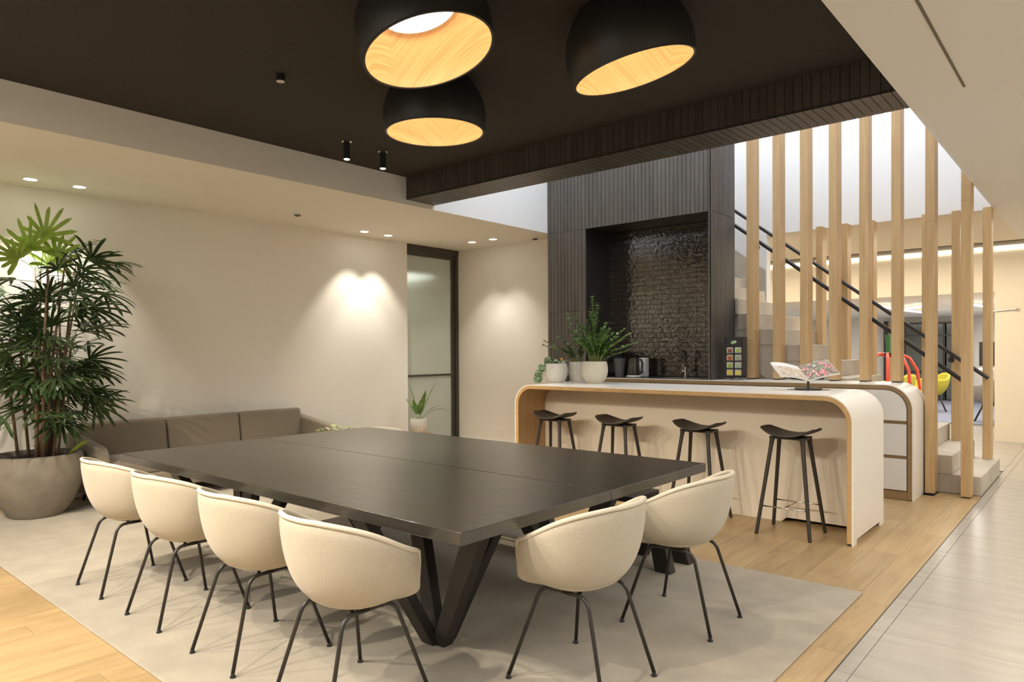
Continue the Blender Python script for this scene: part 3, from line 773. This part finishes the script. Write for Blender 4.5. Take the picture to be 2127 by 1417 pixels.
# pouf and side table behind the tables, partly hidden
t = thing('pouf', 'round beige upholstered pouf just showing beyond the far table corner', 'pouf', (-7.06, 5.52, 0))
B().lathe([(0, .0), (.40, .0), (.44, .05), (.46, .22), (.43, .36), (.33, .415), (.15, .443), (0, .446)], 48).build('body', 'fabric', t, smooth=True)
t = thing('plant_stand', 'low round stand carrying a potted plant before the glass door', 'stand', (-7.12, 6.34, 0))
B().lathe([(0, .26), (.17, .26), (.175, .275), (.17, .29), (0, .29)], 36).build('top', 'oakx', t, smooth=True, auto=True)
for k in range(3): a = k*2.1; B().tube([(.13*math.cos(a), .13*math.sin(a), 0), (.10*math.cos(a), .10*math.sin(a), .262)], .012, 8).build('leg', 'oakx', t, smooth=True)

# ------------------------------------------------------------------ plants
def blade(b, base, direc, length, width, droop, up=Vector((0, 0, 1)), n=6, fold=.25, ribbon=False, peak=.45):
    """one leaf blade as a folded ribbon"""
    d_ = Vector(direc).normalized(); side = d_.cross(up)
    if side.length < .05: side = d_.cross(Vector((1, 0, 0)))
    side.normalize(); vs = []; p = Vector(base); nrm = side.cross(d_)
    for i in range(n+1):
        t_ = i/n; wv = width*(math.sin(PI*min(1, (t_**(math.log(.5)/math.log(peak)))))**.8 if 0 < t_ < 1 else .04)
        if ribbon: wv = width*min(1, .35+2.2*t_)*(1 if t_ < .8 else max(.12, 1-((t_-.8)/.2)**2*.9))
        vs += [p-side*wv/2+nrm*wv*fold*.5, p, p+side*wv/2+nrm*wv*fold*.5]
        dd = (d_+Vector((0, 0, -droop*t_))).normalized(); p = p+dd*length/n
        nrm = side.cross(dd)
    fs = []
    for i in range(n):
        a = i*3; fs += [(a, a+1, a+4, a+3), (a+1, a+2, a+5, a+4)]
    b.add(vs, fs)
def potted(name, label, cat, loc, prof, potm, n=48, soil_z=None, rim_t=.02):
    t = thing(name, label, cat, loc)
    z1 = prof[-1][1]; r1 = prof[-1][0]
    inner = [(r1-rim_t, z1), (r1-rim_t-.005, z1-.05 if z1 > .3 else z1-.02)]
    B().lathe([(0, prof[0][1])]+prof+inner+[(0, inner[-1][1])], n).build('pot', potm, t, smooth=True, auto=True)
    zs = inner[-1][1]+.006
    B().lathe([(0, zs+.004), (r1-rim_t-.008, zs), (r1-rim_t-.008, zs-.01)], n).build('soil', 'soil', t)
    return t, zs
rnd = random.Random(11)
# big lady palm
pot, zs = potted('potted_palm', 'tall fan palm in a big grey tapered pot by the left wall', 'plant', (-7.02, 1.86, .012),
                 [(.17, .0), (.20, .004), (.27, .10), (.335, .24), (.362, .37), (.363, .45), (.345, .525), (.333, .53)], 'pot', rim_t=.025)
canes = []
for k in range(15):
    a = rnd.uniform(0, 2*PI); r0 = rnd.uniform(.03, .20); h = rnd.uniform(.95, 1.75)
    lean = rnd.uniform(.04, .16)
    base = Vector((r0*math.cos(a), r0*math.sin(a), zs-.01)); top = base+Vector((math.cos(a)*lean*h, math.sin(a)*lean*h, h))
    mid = (base+top)/2+Vector((rnd.uniform(-.03, .03), rnd.uniform(-.03, .03), 0))
    cn = B().tube([base, mid, top], [.013, .012, .007], 7).build('cane', 'stem', pot, smooth=True); canes.append((base, mid, top, cn))
def fan(base, direc, L, nb, spread, wid, m, droop, pet, sidev=None, par=None):
    b = B(); d_ = Vector(direc).normalized(); hub = Vector(base)+d_*pet+Vector((0, 0, -.06*pet))
    b.tube([base, (Vector(base)+hub)/2+Vector((0, 0, .03*pet)), hub], .0028, 5)
    side = d_.cross(Vector((0, 0, 1)));
    if side.length < .1: side = Vector((.8, .6, 0))
    side.normalize(); upv = side.cross(d_)
    if sidev: side = Vector(sidev); side = (side-d_*side.dot(d_)).normalized(); upv = side.cross(d_)
    else:
        k_ = rnd.uniform(-.9, .9); side = (side*math.cos(k_)+upv*math.sin(k_)).normalized(); upv = side.cross(d_)
    for i in range(nb):
        ang = math.radians(spread)*(-.5+i/(nb-1)) if nb > 1 else 0
        dd = d_*math.cos(ang)+side*math.sin(ang)+upv*rnd.uniform(-.10, .12)
        blade(b, hub, dd, L*rnd.uniform(.85, 1.1)*(1-.18*abs(ang)/2), wid*rnd.uniform(.85, 1.15), droop*rnd.uniform(.7, 1.3), up=upv, n=7, fold=.25, ribbon=True)
    b.build('leaf', m, par or pot, smooth=False)
for base, mid, top, cn in canes:
    out = Vector((top.x, top.y, 0)); out = out.normalized() if out.length > .01 else Vector((1, 0, 0))
    nleaf = 9
    for q in range(nleaf):
        u = 1-.085*q*rnd.uniform(.6, 1.3); u = max(.45, u)
        p = base.lerp(mid, u*2) if u < .5 else mid.lerp(top, u*2-1)
        a = rnd.uniform(0, 2*PI); el = rnd.uniform(.0, 1.0)-.10*q
        dirv = Vector((math.cos(a), math.sin(a), el))+out*.35
        # keep clear of the wall
        if dirv.x < 0 and p.x < -.15: dirv.x *= -.3
        fan(p, dirv, rnd.uniform(.24, .34), rnd.choice((7, 8, 9)), rnd.uniform(120, 175), .026, 'leaf', rnd.uniform(.4, 1.0), rnd.uniform(.14, .28), par=cn)
# bright top fans
top = Vector((.07, .03, 2.08))
b = B().tube([Vector((.02, 0, zs)), Vector((.03, .03, 1.35)), top], [.012, .010, .006], 7); b.build('cane', 'stem', pot, smooth=True)
for dirv, L, pet in (((.10, .14, 1.5), .30, .34), ((-.10, -.42, 1.25), .27, .22), ((.40, .45, .75), .24, .20), ((-.1, -.4, .35), .24, .20), ((-.1, .6, .9), .24, .10)):
    fan(top, dirv, L, 9, 195, .036, 'leafb', .12, pet, (.76+rnd.uniform(-.2, .2), .65, rnd.uniform(-.2, .3)))
# lower outward leaf over the pot rim
fan(Vector((.20, .15, zs)), (.75, .62, .75), .24, 2, 16, .04, 'leafb', .15, .03)

def zz(t, zs, n, hmin, hmax, lean, dirs=None, m='leafz', ll=.055, lw=.030, sway=.5, name='frond'):
    for k in range(n):
        if dirs: dx, dy, h = dirs[k]; d_ = Vector((dx, dy, 0))
        else:
            a = rnd.uniform(0, 2*PI); l_ = rnd.uniform(*lean); h = rnd.uniform(hmin, hmax); d_ = Vector((math.cos(a), math.sin(a), 0))*l_
        base = Vector((d_.x*.12+rnd.uniform(-.03, .03), d_.y*.12+rnd.uniform(-.03, .03), zs)); pts = []
        N_ = 10
        for i in range(N_+1):
            u = i/N_; pts.append(base+Vector((d_.x*u**1.7, d_.y*u**1.7, h*(u-.10*u*u*min(1.5, d_.length/h)))))
        b = B().tube(pts, [.006-.004*i/N_ for i in range(N_+1)], 6); b.build(name+'_stem', 'stemg', t, smooth=True)
        b = B(); nl = 17
        for i in range(nl):
            u = .28+.72*i/(nl-1); f_ = u*N_; i0 = min(N_-1, int(f_)); p = pts[i0].lerp(pts[i0+1], f_-i0); tg = (pts[i0+1]-pts[i0]).normalized()
            sd = tg.cross(Vector((rnd.uniform(-.3, .3), rnd.uniform(-.3, .3), 1))); sd = sd.normalized() if sd.length > .1 else Vector((.76, .65, 0))
            for s_ in (-1, 1):
                dd = sd*s_+tg*.5+Vector((0, 0, rnd.uniform(0, .25)))
                blade(b, p, dd, ll*rnd.uniform(.8, 1.15)*(1-.35*(i/nl)**3), lw, .25, n=4, fold=.2)
        b.build(name, m, t, smooth=True)
def bowl(r, h, base=.55): return [(r*base, 0), (r*.80, h*.16), (r*.96, h*.40), (r, h*.62), (r*.955, h*.86), (r*.90, h)]
# view-right direction on the floor is (.76,.65); depth direction (-.65,.76)
def vd(a, b_): return (.76*a-.65*b_, .65*a+.76*b_)
t, zs = potted('potted_zamia', 'tall glossy-leaved plant in the frontmost cream pot on the bar', 'plant', (-3.96, 5.90, IZ), bowl(.135, .222), 'potc', rim_t=.010)
dirs = []
for a, bq, h in ((-.02, .02, .66), (.04, -.02, .60), (.33, .0, .33), (.40, .03, .24), (-.20, .0, .34), (.14, .06, .42), (-.10, .08, .38), (.22, -.12, .26), (.05, -.16, .30), (.30, .10, .18), (-.08, -.10, .28), (.18, .12, .30), (.10, .0, .36), (-.14, .06, .48), (.24, -.02, .36)):
    x, y = vd(a, bq); dirs.append((x, y, h)); x, y = vd(a*.8+rnd.uniform(-.06, .06), bq+rnd.uniform(-.12, .12)); dirs.append((x, y, h*rnd.uniform(.65, .9)))
zz(t, zs, len(dirs), 0, 0, 0, dirs)
t, zs = potted('potted_zamia', 'spreading grey-green plant in the speckled pot behind the other two', 'plant', (-4.25, 6.03, IZ), bowl(.112, .215, .7), 'potw', rim_t=.010)
dirs = []
for a, bq, h in ((-.08, .0, .52), (-.30, .0, .26), (-.26, -.06, .20), (-.20, .06, .30), (-.05, .0, .34), (.02, .06, .30), (-.36, .05, .22), (-.15, -.06, .16), (.08, .02, .26), (-.12, .02, .24), (.0, -.08, .2)):
    x, y = vd(a, bq); dirs.append((x, y, h))
zz(t, zs, len(dirs), 0, 0, 0, dirs, m='leafg')
# trailing plant
def roundleaf(b, p, nrm, r):
    nrm = Vector(nrm).normalized(); u = nrm.orthogonal().normalized(); v = nrm.cross(u); vs = [Vector(p)+nrm*r*.15]
    for j in range(10):
        a = 2*PI*j/10; rr = r*(1+.18*math.cos(a)); vs.append(Vector(p)+u*rr*math.cos(a)+v*rr*.85*math.sin(a))
    b.add(vs, [(0, 1+j, 1+(j+1) % 10) for j in range(10)])
t, zs = potted('trailing_plant', 'trailing round-leaved plant in the leftmost white pot on the bar', 'plant', (-4.365, 5.79, IZ), bowl(.122, .20), 'potw', rim_t=.010)
for k in range(7):
    a0 = -1.0+rnd.uniform(-.15, .1); b0 = rnd.uniform(-.5, .3)
    x, y = vd(a0*rnd.uniform(.75, 1.0), b0*.35); e = Vector((x, y, 0))
    L = rnd.uniform(.10, .17)
    pts = [Vector((x*.05, y*.05, zs)), Vector((x*.105, y*.105, zs+.03)), e*(.105+L*.4)+Vector((0, 0, zs-.04)), e*(.11+L*.75)+Vector((0, 0, zs-.10)), e*(.10+L*.8)+Vector((0, 0, max(.012, zs-.17)))]
    B().tube(pts, .002, 5).build('vine', 'stemg', t, smooth=True)
    b = B()
    for i in range(1, 5):
        for q in range(3):
            p = pts[i]+Vector((rnd.uniform(-.025, .025), rnd.uniform(-.025, .025), rnd.uniform(0, .04))); p.z = max(p.z, .012)
            roundleaf(b, p, (.5+rnd.uniform(-.5, .5), -.8+rnd.uniform(-.4, .4), .4+rnd.uniform(-.3, .5)), rnd.uniform(.014, .026))
    b.build('leaf_cluster', 'leafg', t, smooth=True)['kind'] = 'stuff'
b = B()
for k in range(26):
    a = rnd.uniform(0, 2*PI); r0 = rnd.uniform(0, .075)
    roundleaf(b, (r0*math.cos(a), r0*math.sin(a), zs+rnd.uniform(.02, .055)), (rnd.uniform(-.7, .7), rnd.uniform(-.9, .3), .7), rnd.uniform(.014, .022))
b.build('leaf_cluster', 'leafg', t, smooth=True)['kind'] = 'stuff'
b = B(); roundleaf(b, (.045, .03, zs+.06), (.4, -.8, .5), .018); pass
b.build('orange_leaf', mat('orange_leaf', (.75, .30, .05), .5), t)['label'] = 'orange leaf'
# small card between the pots
t = thing('card_holder', 'small dark and white card stand between the bar pots', 'card', (-4.43, 6.04, IZ), .7)
B().box(-.045, .045, -.004, .004, 0, .225).build('card', 'paper', t)
B().box(-.005, .046, -.006, -.004, .0, .222).build('dark_panel', 'greyp', t)

# aspidistra by the door
t, zs = potted('potted_aspidistra', 'broad-leaved plant in a small beige pot before the glass door', 'plant', (-7.12, 6.34, .29), bowl(.125, .205, .6), 'potw', rim_t=.010)
for a, bq, h, L, w_, dr in ((-.25, 0, 1, .44, .075, .05), (.45, .1, 1.25, .54, .07, .35), (.30, -.2, 1.3, .36, .10, .1), (-.5, .1, .9, .27, .085, .1), (-.2, -.3, .9, .24, .09, .1), (.9, 0, .8, .42, .045, 1.3), (.12, -.25, 1.2, .22, .07, .1), (.8, .3, .95, .33, .04, 1.0)):
    x, y = vd(a, bq); p0 = Vector((x*.04, y*.04, zs)); d_ = Vector((x, y, h)).normalized()
    b = B().tube([p0, p0+d_*.07], .003, 5)
    blade(b, p0+d_*.06, d_, L, w_, dr, n=10, fold=.3)
    b.build('leaf', 'leafz', t, smooth=True)
# variegated plant on a small table beside the sofa
t = thing('side_table', 'low black side table holding a variegated plant beside the sofa', 'side table', (-6.42, 4.50, 0))
B().lathe([(0, .36), (.20, .36), (.20, .378), (0, .378)], 36).build('top', 'blackwood', t)
B().tube([(0, 0, .0), (0, 0, .362)], .02, 12).build('stem', 'steel', t, smooth=True); B().lathe([(0, 0), (.15, 0), (.15, .012), (0, .014)], 32).build('base', 'steel', t)
t, zs = potted('variegated_plant', 'bushy variegated plant just showing beyond the table beside the sofa', 'plant', (-6.42, 4.50, .378), bowl(.085, .10), 'potw', rim_t=.008)
for k in range(160):
    a = rnd.uniform(0, 2*PI); el = rnd.uniform(-.1, 1.2); p = Vector((0, 0, zs)); d_ = Vector((math.cos(a), math.sin(a), el)).normalized(); r0 = rnd.uniform(.04, .19)
    if k % 16 == 0: b = B()
    q = p+Vector((d_.x*r0*1.25, d_.y*r0*1.25, d_.z*r0*.75)); b.tube([p, q], .0015, 4); blade(b, q, d_+Vector((0, 0, -.3)), .065, .036, .6, n=4)
    if k % 16 == 15: b.build('foliage', 'leafv', t, smooth=True)['kind'] = 'stuff'

# ------------------------------------------------------------------ things on the counters
t = thing('cookbook_stand', 'black low round stand holding the open book on the bar', 'book stand', (-1.868, 5.909, IZ))
B().lathe([(0, 0), (.165, 0), (.165, .002), (0, .003)], 48).build('mat_disc', 'greyp', t)
B().lathe([(0, .003), (.105, .003), (.105, .013), (.09, .016), (0, .016)], 48).build('base', 'steel', t, smooth=True, auto=True)
B().box(-.008, .008, -.008, .008, .014, .098).build('stem', 'steel', t)
rz = .55
mm = Matrix.Rotation(.70, 4, 'Z')
b = B()
for s_ in (-1, 1): b.box(-.13 if s_ < 0 else 0, 0 if s_ < 0 else .13, -.07, .07, -.004, .004, Matrix.Translation((-.03, 0, .100)) @ mm @ Matrix.Rotation(-s_*.10, 4, 'Y') @ Matrix.Rotation(.30, 4, 'X'))
b.build('cradle', 'steel', t)
t = thing('open_book', 'open cookbook with colour photographs on the bar stand', 'book', (-1.90, 5.905, IZ+.116), .70)
tl = Matrix.Rotation(.42, 4, 'X')
def page(side, name, m, z_off=0, curl=.03, thick=.012):
    n_ = 12; vs = []; fs = []; W_, H_ = .235, .26
    for i in range(n_+1):
        u = i/n_; x = side*u*W_; zc = .05*math.sin(u*PI*.55)*(1 if side < 0 else .55)+(.035*u if side > 0 else -.01*u)
        for y in (-.11, .15):
            vs += [tl @ Vector((x, y, zc+thick)), tl @ Vector((x, y, zc))]
    for i in range(n_):
        a = i*4; c = a+4
        fs += [(a, c, c+2, a+2), (a+1, a+3, c+3, c+1), (a, a+1, c+1, c), (a+2, c+2, c+3, a+3)]
    fs += [(0, 2, 3, 1), (n_*4, n_*4+1, n_*4+3, n_*4+2)]
    B().add(vs, fs).build(name, 'paper', t, smooth=True, auto=True)
    vs = []; fs = []
    for i in range(n_+1):
        u = i/n_; x = side*u*W_*.985; zc = .05*math.sin(u*PI*.55)*(1 if side < 0 else .55)+(.035*u if side > 0 else -.01*u)+thick+.0008
        for y in ((-.108, .075 if side < 0 else .148)): vs.append(tl @ Vector((x, y, zc)))
    for i in range(n_): fs.append((i*2, i*2+2, i*2+3, i*2+1))
    B().add(vs, fs).build('printed_photo', m, t, smooth=True)
page(-1, 'page_block', 'pageL'); page(1, 'page_block', 'pageR')

# tea rack
t = thing('tea_rack', 'black tea bag display rack beside the first oak post', 'display rack', (-3.115, 7.42, CZ), .10)
W2, DP, HT = .097, .085, .47
b = B().box(-W2, W2, DP-.006, DP, .03, HT).box(-W2, -W2+.012, -DP, DP, .03, HT).box(W2-.012, W2, -DP, DP, .03, HT).box(-W2, W2, -DP, DP, HT-.008, HT).box(-W2, W2, -DP, -DP+.006, HT-.10, HT-.002).box(-W2, W2, -DP, DP, .03, .042).box(-.004, .004, -DP, DP, .03, HT-.08)
for k in range(4): b.box(-W2, W2, -DP, -DP+.006, .036+.082*k, .052+.082*k).box(-W2, W2, -DP+.004, DP, .040+.082*k, .044+.082*k)
b.build('rack', 'black', t)
for sx in (-.055, .055): B().tube([(sx, -.05, 0), (sx*.9, -.03, .03)], .005, 8).tube([(sx, .05, 0), (sx*.9, .03, .03)], .005, 8).build('foot', 'chrome', t, smooth=True)
b = B(); 
poly = [(.0+.028*math.cos(a)*(1.15 if math.cos(a) > 0 else 1), HT-.055+.016*math.sin(a)+.006*math.cos(a)) for a in [2*PI*i/20 for i in range(20)]]
B().prism(poly, -DP-.003, -DP-.0005).build('logo_plate', mat('logo_white', (.85, .88, .80), .5), t)['label'] = 'white oval logo plate'
poly = [(.0+.022*math.cos(a), HT-.055+.010*math.sin(a)+.005*math.cos(a)) for a in [2*PI*i/20 for i in range(20)]]
B().prism(poly, -DP-.004, -DP-.003).build('logo_mark', mat('logo_green', (.25, .55, .05), .5), t)['label'] = 'green oval logo mark'
cols = [((.35, .08, .05), (.75, .72, .62)), ((.45, .62, .08), (.85, .88, .78)), ((.60, .13, .04), (.8, .68, .5)), ((.45, .50, .30), (.82, .82, .78)),
        ((.35, .60, .06), (.85, .88, .78)), ((.45, .60, .35), (.84, .84, .84)), ((.85, .65, .02), (.88, .82, .60)), ((.88, .70, .05), (.90, .86, .70))]
tn = ['dark red and white', 'lime green', 'orange red', 'pale grey-green', 'bright green', 'white and pale green', 'yellow, left', 'yellow, right']
rows = ['top row', 'top row', 'second row', 'second row', 'third row', 'third row', 'bottom row', 'bottom row']
mr = Matrix.Rotation(.10, 4, 'Z')
for k, (c1, c2) in enumerate(cols):
    col, row = k % 2, 3-k//2; x = -.045 if col == 0 else .045; z0 = .044+.082*row
    p = mr @ Vector((x, -.03, z0)); tt = thing('tea_packet', f'{tn[k]} tea packet in the {rows[k]} of the black rack', 'tea packet', (-3.115+p.x, 7.42+p.y, CZ+p.z), .10, 'tea packets in the rack')
    B().box(-.036, .036, -.038, .02, 0, .072).build('wrapper', mat('tea_wrapper', c2, .5), tt)
    B().box(-.022, .022, -.040, -.038, .014, .050).build('print', mat('tea_print', c1, .5), tt)

# kettle, coffee machine, jug, tap on the alcove worktop
WZ = 1.073
t = thing('electric_kettle', 'dark electric kettle on a white base in the alcove', 'kettle', (-4.435, 7.46, WZ), .9)
B().lathe([(0, 0), (.085, 0), (.09, .01), (.08, .022), (0, .022)], 32).build('base', 'white', t, smooth=True, auto=True)
B().lathe([(0, .022), (.075, .022), (.078, .05), (.062, .20), (.055, .225), (.03, .24), (0, .242)], 32).build('body', mat('kettle_body', (.05, .04, .028), .25), t, smooth=True, auto=True)
B().tube([(.055, 0, .215), (.10, 0, .215), (.118, 0, .17), (.105, 0, .06), (.075, 0, .04)], .012, 10).build('handle', 'black', t, smooth=True)
t = thing('paper_towel_box', 'upright white box dispenser right of the kettle in the alcove', 'box', (-4.40, 7.655, WZ))
B().box(-.045, .045, -.045, .045, 0, .235).build('body', 'paper', t, bevel=.008)
B().box(-.02, .02, -.047, -.044, .05, .07).build('slot', 'greyp', t)
t = thing('water_jug', 'grey translucent jug between coffee machine and kettle', 'jug', (-4.64, 7.47, WZ))
B().lathe([(0, 0), (.055, 0), (.075, .22), (.077, .225), (.072, .225), (.052, .006), (0, .006)], 28).build('body', 'greyp', t, smooth=True, auto=True)
B().lathe([(0, .226), (.076, .226), (.072, .24), (0, .242)], 28).build('lid', 'black', t)
t = thing('coffee_machine', 'black coffee machine half hidden behind the pot in the alcove', 'coffee machine', (-4.83, 7.50, WZ))
B().box(-.085, .085, -.14, .14, 0, .04).build('drip_tray', 'black', t, bevel=.006)
B().box(-.085, .085, .02, .14, .04, .30).build('body', 'black', t, bevel=.012)
B().box(-.085, .085, -.13, .02, .19, .30).build('brew_head', 'black', t, bevel=.012)
B().tube([(0, -.09, .16), (0, -.09, .195)], .022, 16).build('spout', 'chrome', t, smooth=True, auto=True)
B().box(-.07, .07, -.142, -.138, .02, .032).build('trim', 'chrome', t)
t = thing('tap', 'slim black and chrome mixer tap in the tiled alcove', 'tap', (-3.84, 7.66, WZ))
B().tube([(0, 0, .13), (0, 0, .27)]+[(0, -.05+.05*math.cos(a), .27+.05*math.sin(a)) for a in [PI*i/8 for i in range(1, 9)]]+[(0, -.10, .22)], .010, 12).build('spout', 'black', t, smooth=True, auto=True)
B().lathe([(0, 0), (.026, 0), (.026, .008), (.015, .012), (.015, .13), (0, .13)], 20).build('body', 'chrome', t, smooth=True, auto=True)
B().tube([(-.012, 0, .075), (-.042, -.005, .075)], .010, 10).tube([(-.042, -.005, .07), (-.042, -.01, .15)], .004, 8).build('lever', 'chrome', t, smooth=True, auto=True)
t = thing('sink', 'steel sink rim set in the black worktop', 'sink', (-3.75, 7.53, WZ))
b = B().box(-.26, .26, -.17, -.16, 0, .003).box(-.26, .26, .06, .07, 0, .003).box(-.26, -.25, -.17, .07, 0, .003).box(.25, .26, -.17, .07, 0, .003); b.build('rim', 'chrome', t)
B().box(-.25, .25, -.16, .06, 0, .001).build('bowl', 'greyp', t)

# ------------------------------------------------------------------ rear room and lounge
def tubchair(label, loc, rz, m, legz=.36):
    t = thing('lounge_chair', label, 'armchair', loc, rz)
    vs = []; fs = []; nt_, ns_ = 48, 12; b = B()
    def P_(th, s):
        a = math.degrees(abs(th)); h = .42+(.30*sm(40, 75, a)+.14*sm(110, 170, a)); e = 2.4
        r = .36*(abs(math.cos(th))**e+abs(math.sin(th))**e)**(-1/e)*(.62+.38*1)*math.sin(s*PI/2)**.8
        return Vector((r*math.sin(th), r*math.cos(th)*.95, legz+(h+.0-.36)*(1-math.cos(s*PI/2)**1.2)**1.2))
    vs = [P_(0, 0)]
    for i in range(1, ns_+1):
        for j in range(nt_): vs.append(P_(-PI+2*PI*j/nt_, i/ns_))
    for j in range(nt_): fs.append((0, 1+j, 1+(j+1) % nt_))
    for i in range(ns_-1):
        for j in range(nt_): fs.append((1+i*nt_+j, 1+i*nt_+(j+1) % nt_, 1+(i+1)*nt_+(j+1) % nt_, 1+(i+1)*nt_+j))
    o = b.add(vs, fs).build('shell', m, t, smooth=True); mo = o.modifiers.new('s', 'SOLIDIFY'); mo.thickness = .04; mo.offset = 0
    for sx in (-1, 1):
        for sy in (-1, 1): B().tube([(sx*.12, sy*.12, legz), (sx*.24, sy*.22, 0)], .017, 8).build('leg', 'black', t, smooth=True)
    B().box(-.15, .15, -.15, .15, legz-.035, legz-.012).build('under_frame', 'black', t)
    return t
tubchair('yellow tub armchair on the blue-grey lounge carpet', (-3.02, 17.9, .006), 2.2, 'yellow')
tubchair('grey tub armchair seen between the rightmost posts', (-1.62, 15.85, .006), .6, 'grey')
tubchair('second yellow seat low behind the red tube sculpture', (-3.45, 16.6, .006), 1.2, 'yellow')
t = thing('pepper_sculpture', 'red tube sculpture with a green stem standing in the rear room', 'sculpture', (-3.03, 14.0, 0))
TOPZ = 1.30
for k in range(8):
    a = 2*PI*k/8+.2; dx, dy = math.cos(a), math.sin(a)
    pts = [(dx*.03, dy*.03, TOPZ-.02), (dx*.18, dy*.18, TOPZ+.02), (dx*.34, dy*.34, TOPZ-.06), (dx*.46, dy*.46, TOPZ-.28), (dx*.50, dy*.50, TOPZ-.6), (dx*.42, dy*.42, TOPZ-1.0), (dx*.25, dy*.25, .02)]
    B().tube(pts, .026, 10).build('rib', 'red', t, smooth=True)
B().tube([(0, 0, TOPZ-.05), (.01, 0, TOPZ+.15), (.0, 0, TOPZ+.36)], [.05, .04, .05], 14).build('stem', 'green', t, smooth=True, auto=True)
for k in range(5):
    a = 2*PI*k/5; b = B(); blade(b, (0, 0, TOPZ-.01), (math.cos(a), math.sin(a), .35), .26, .10, .5, n=6, fold=.3); b.build('sepal', 'green', t, smooth=True)
struct_w = thing('glass_partition', 'black-framed glass partition at the back of the lounge', 'partition', (-3.9, 21.8, 0))
b = B()
for x in (-.42, .10, .52, 1.02): b.box(x, x+.05, -.03, .03, 0, 2.12)
for z_ in (0, .75, 1.75, 2.08): b.box(-.42, 1.07, -.028, .028, z_, z_+.04)
b.build('frame', 'black', struct_w)
for x in (-.37, .15, .57):
    B().box(x, x+.45 if x > -.3 else x+.47, -.008, .008, .79, 1.75).build('pane', 'glassd', struct_w)
    B().box(x, x+.45 if x > -.3 else x+.47, -.008, .008, 1.79, 2.08).build('pane', 'glassd', struct_w)
    B().box(x, x+.45 if x > -.3 else x+.47, -.008, .008, .04, .75).build('pane', 'glassd', struct_w)
t = thing('timber_door_panel', 'orange-brown timber door panel with black frame beyond the posts', 'door panel', (-4.72, 21.7, 0))
B().box(.04, .40, -.02, .02, 0, 2.15).build('leaf', 'oakx', t); B().box(-.08, .04, -.03, .03, 0, 2.18).build('frame', 'black', t)
t = thing('wall_screen', 'thin black screen on the lounge wall between the rightmost posts', 'screen', (-2.25, 20.0, 0))
B().box(-.10, .35, -.03, .03, .98, 1.56).build('screen', 'black', t); B().tube([(.1, 0, 0), (.1, 0, 1.0)], .02, 8).build('pole', 'greyp', t)
for i, (pa, pb) in enumerate((((-3.20, 14.19), (-3.25, 15.9)), ((-3.12, 15.87), (-2.62, 14.79)), ((-3.2, 16.0), (-3.0, 18.2)), ((-1.95, 14.5), (-1.75, 16.0)))):
    lab = ['leftmost white linear lamp on the lounge ceiling', 'short upward-slanting linear lamp on the lounge ceiling', 'linear lamp sloping down right on the lounge ceiling', 'linear lamp on the lounge ceiling between the rightmost posts'][i]
    a, c = Vector((*pa, 2.20)), Vector((*pb, 2.20)); t = thing('linear_lamp', lab, 'ceiling lamp', a, group='linear lamps in the lounge')
    B().tube([(0, 0, 0), c-a], .02, 8).build('diffuser', 'strip', t, smooth=True)
    B().tube([Vector((0, 0, .018)), c-a+Vector((0, 0, .018))], .012, 6).build('housing', 'trimw', t)
t = thing('wall_sconce', 'small white shelf light low on the lounge wall', 'wall lamp', (-2.10, 19.0, 0))
B().box(-.15, .15, -.03, .03, .90, .92).build('shelf', 'trimw', t); B().box(-.14, .14, -.02, .02, .935, .95).build('glow_bar', 'strip', t); B().tube([(0, 0, 0), (0, 0, .9)], .01, 6).build('pole', 'trimw', t)
t = thing('wall_hook_rail', 'thin brass arm on the rear cream wall right of the last post', 'bracket', (-1.22, YR, 1.98))
B().tube([(-.10, -.01, -.02), (.10, -.02, .0), (.20, -.03, .005)], .008, 8).lathe([(0, 0), (.02, 0), (.02, .02), (0, .02)], 12, (.20, -.03, -.005)).build('arm', 'chrome', t, smooth=True, auto=True)
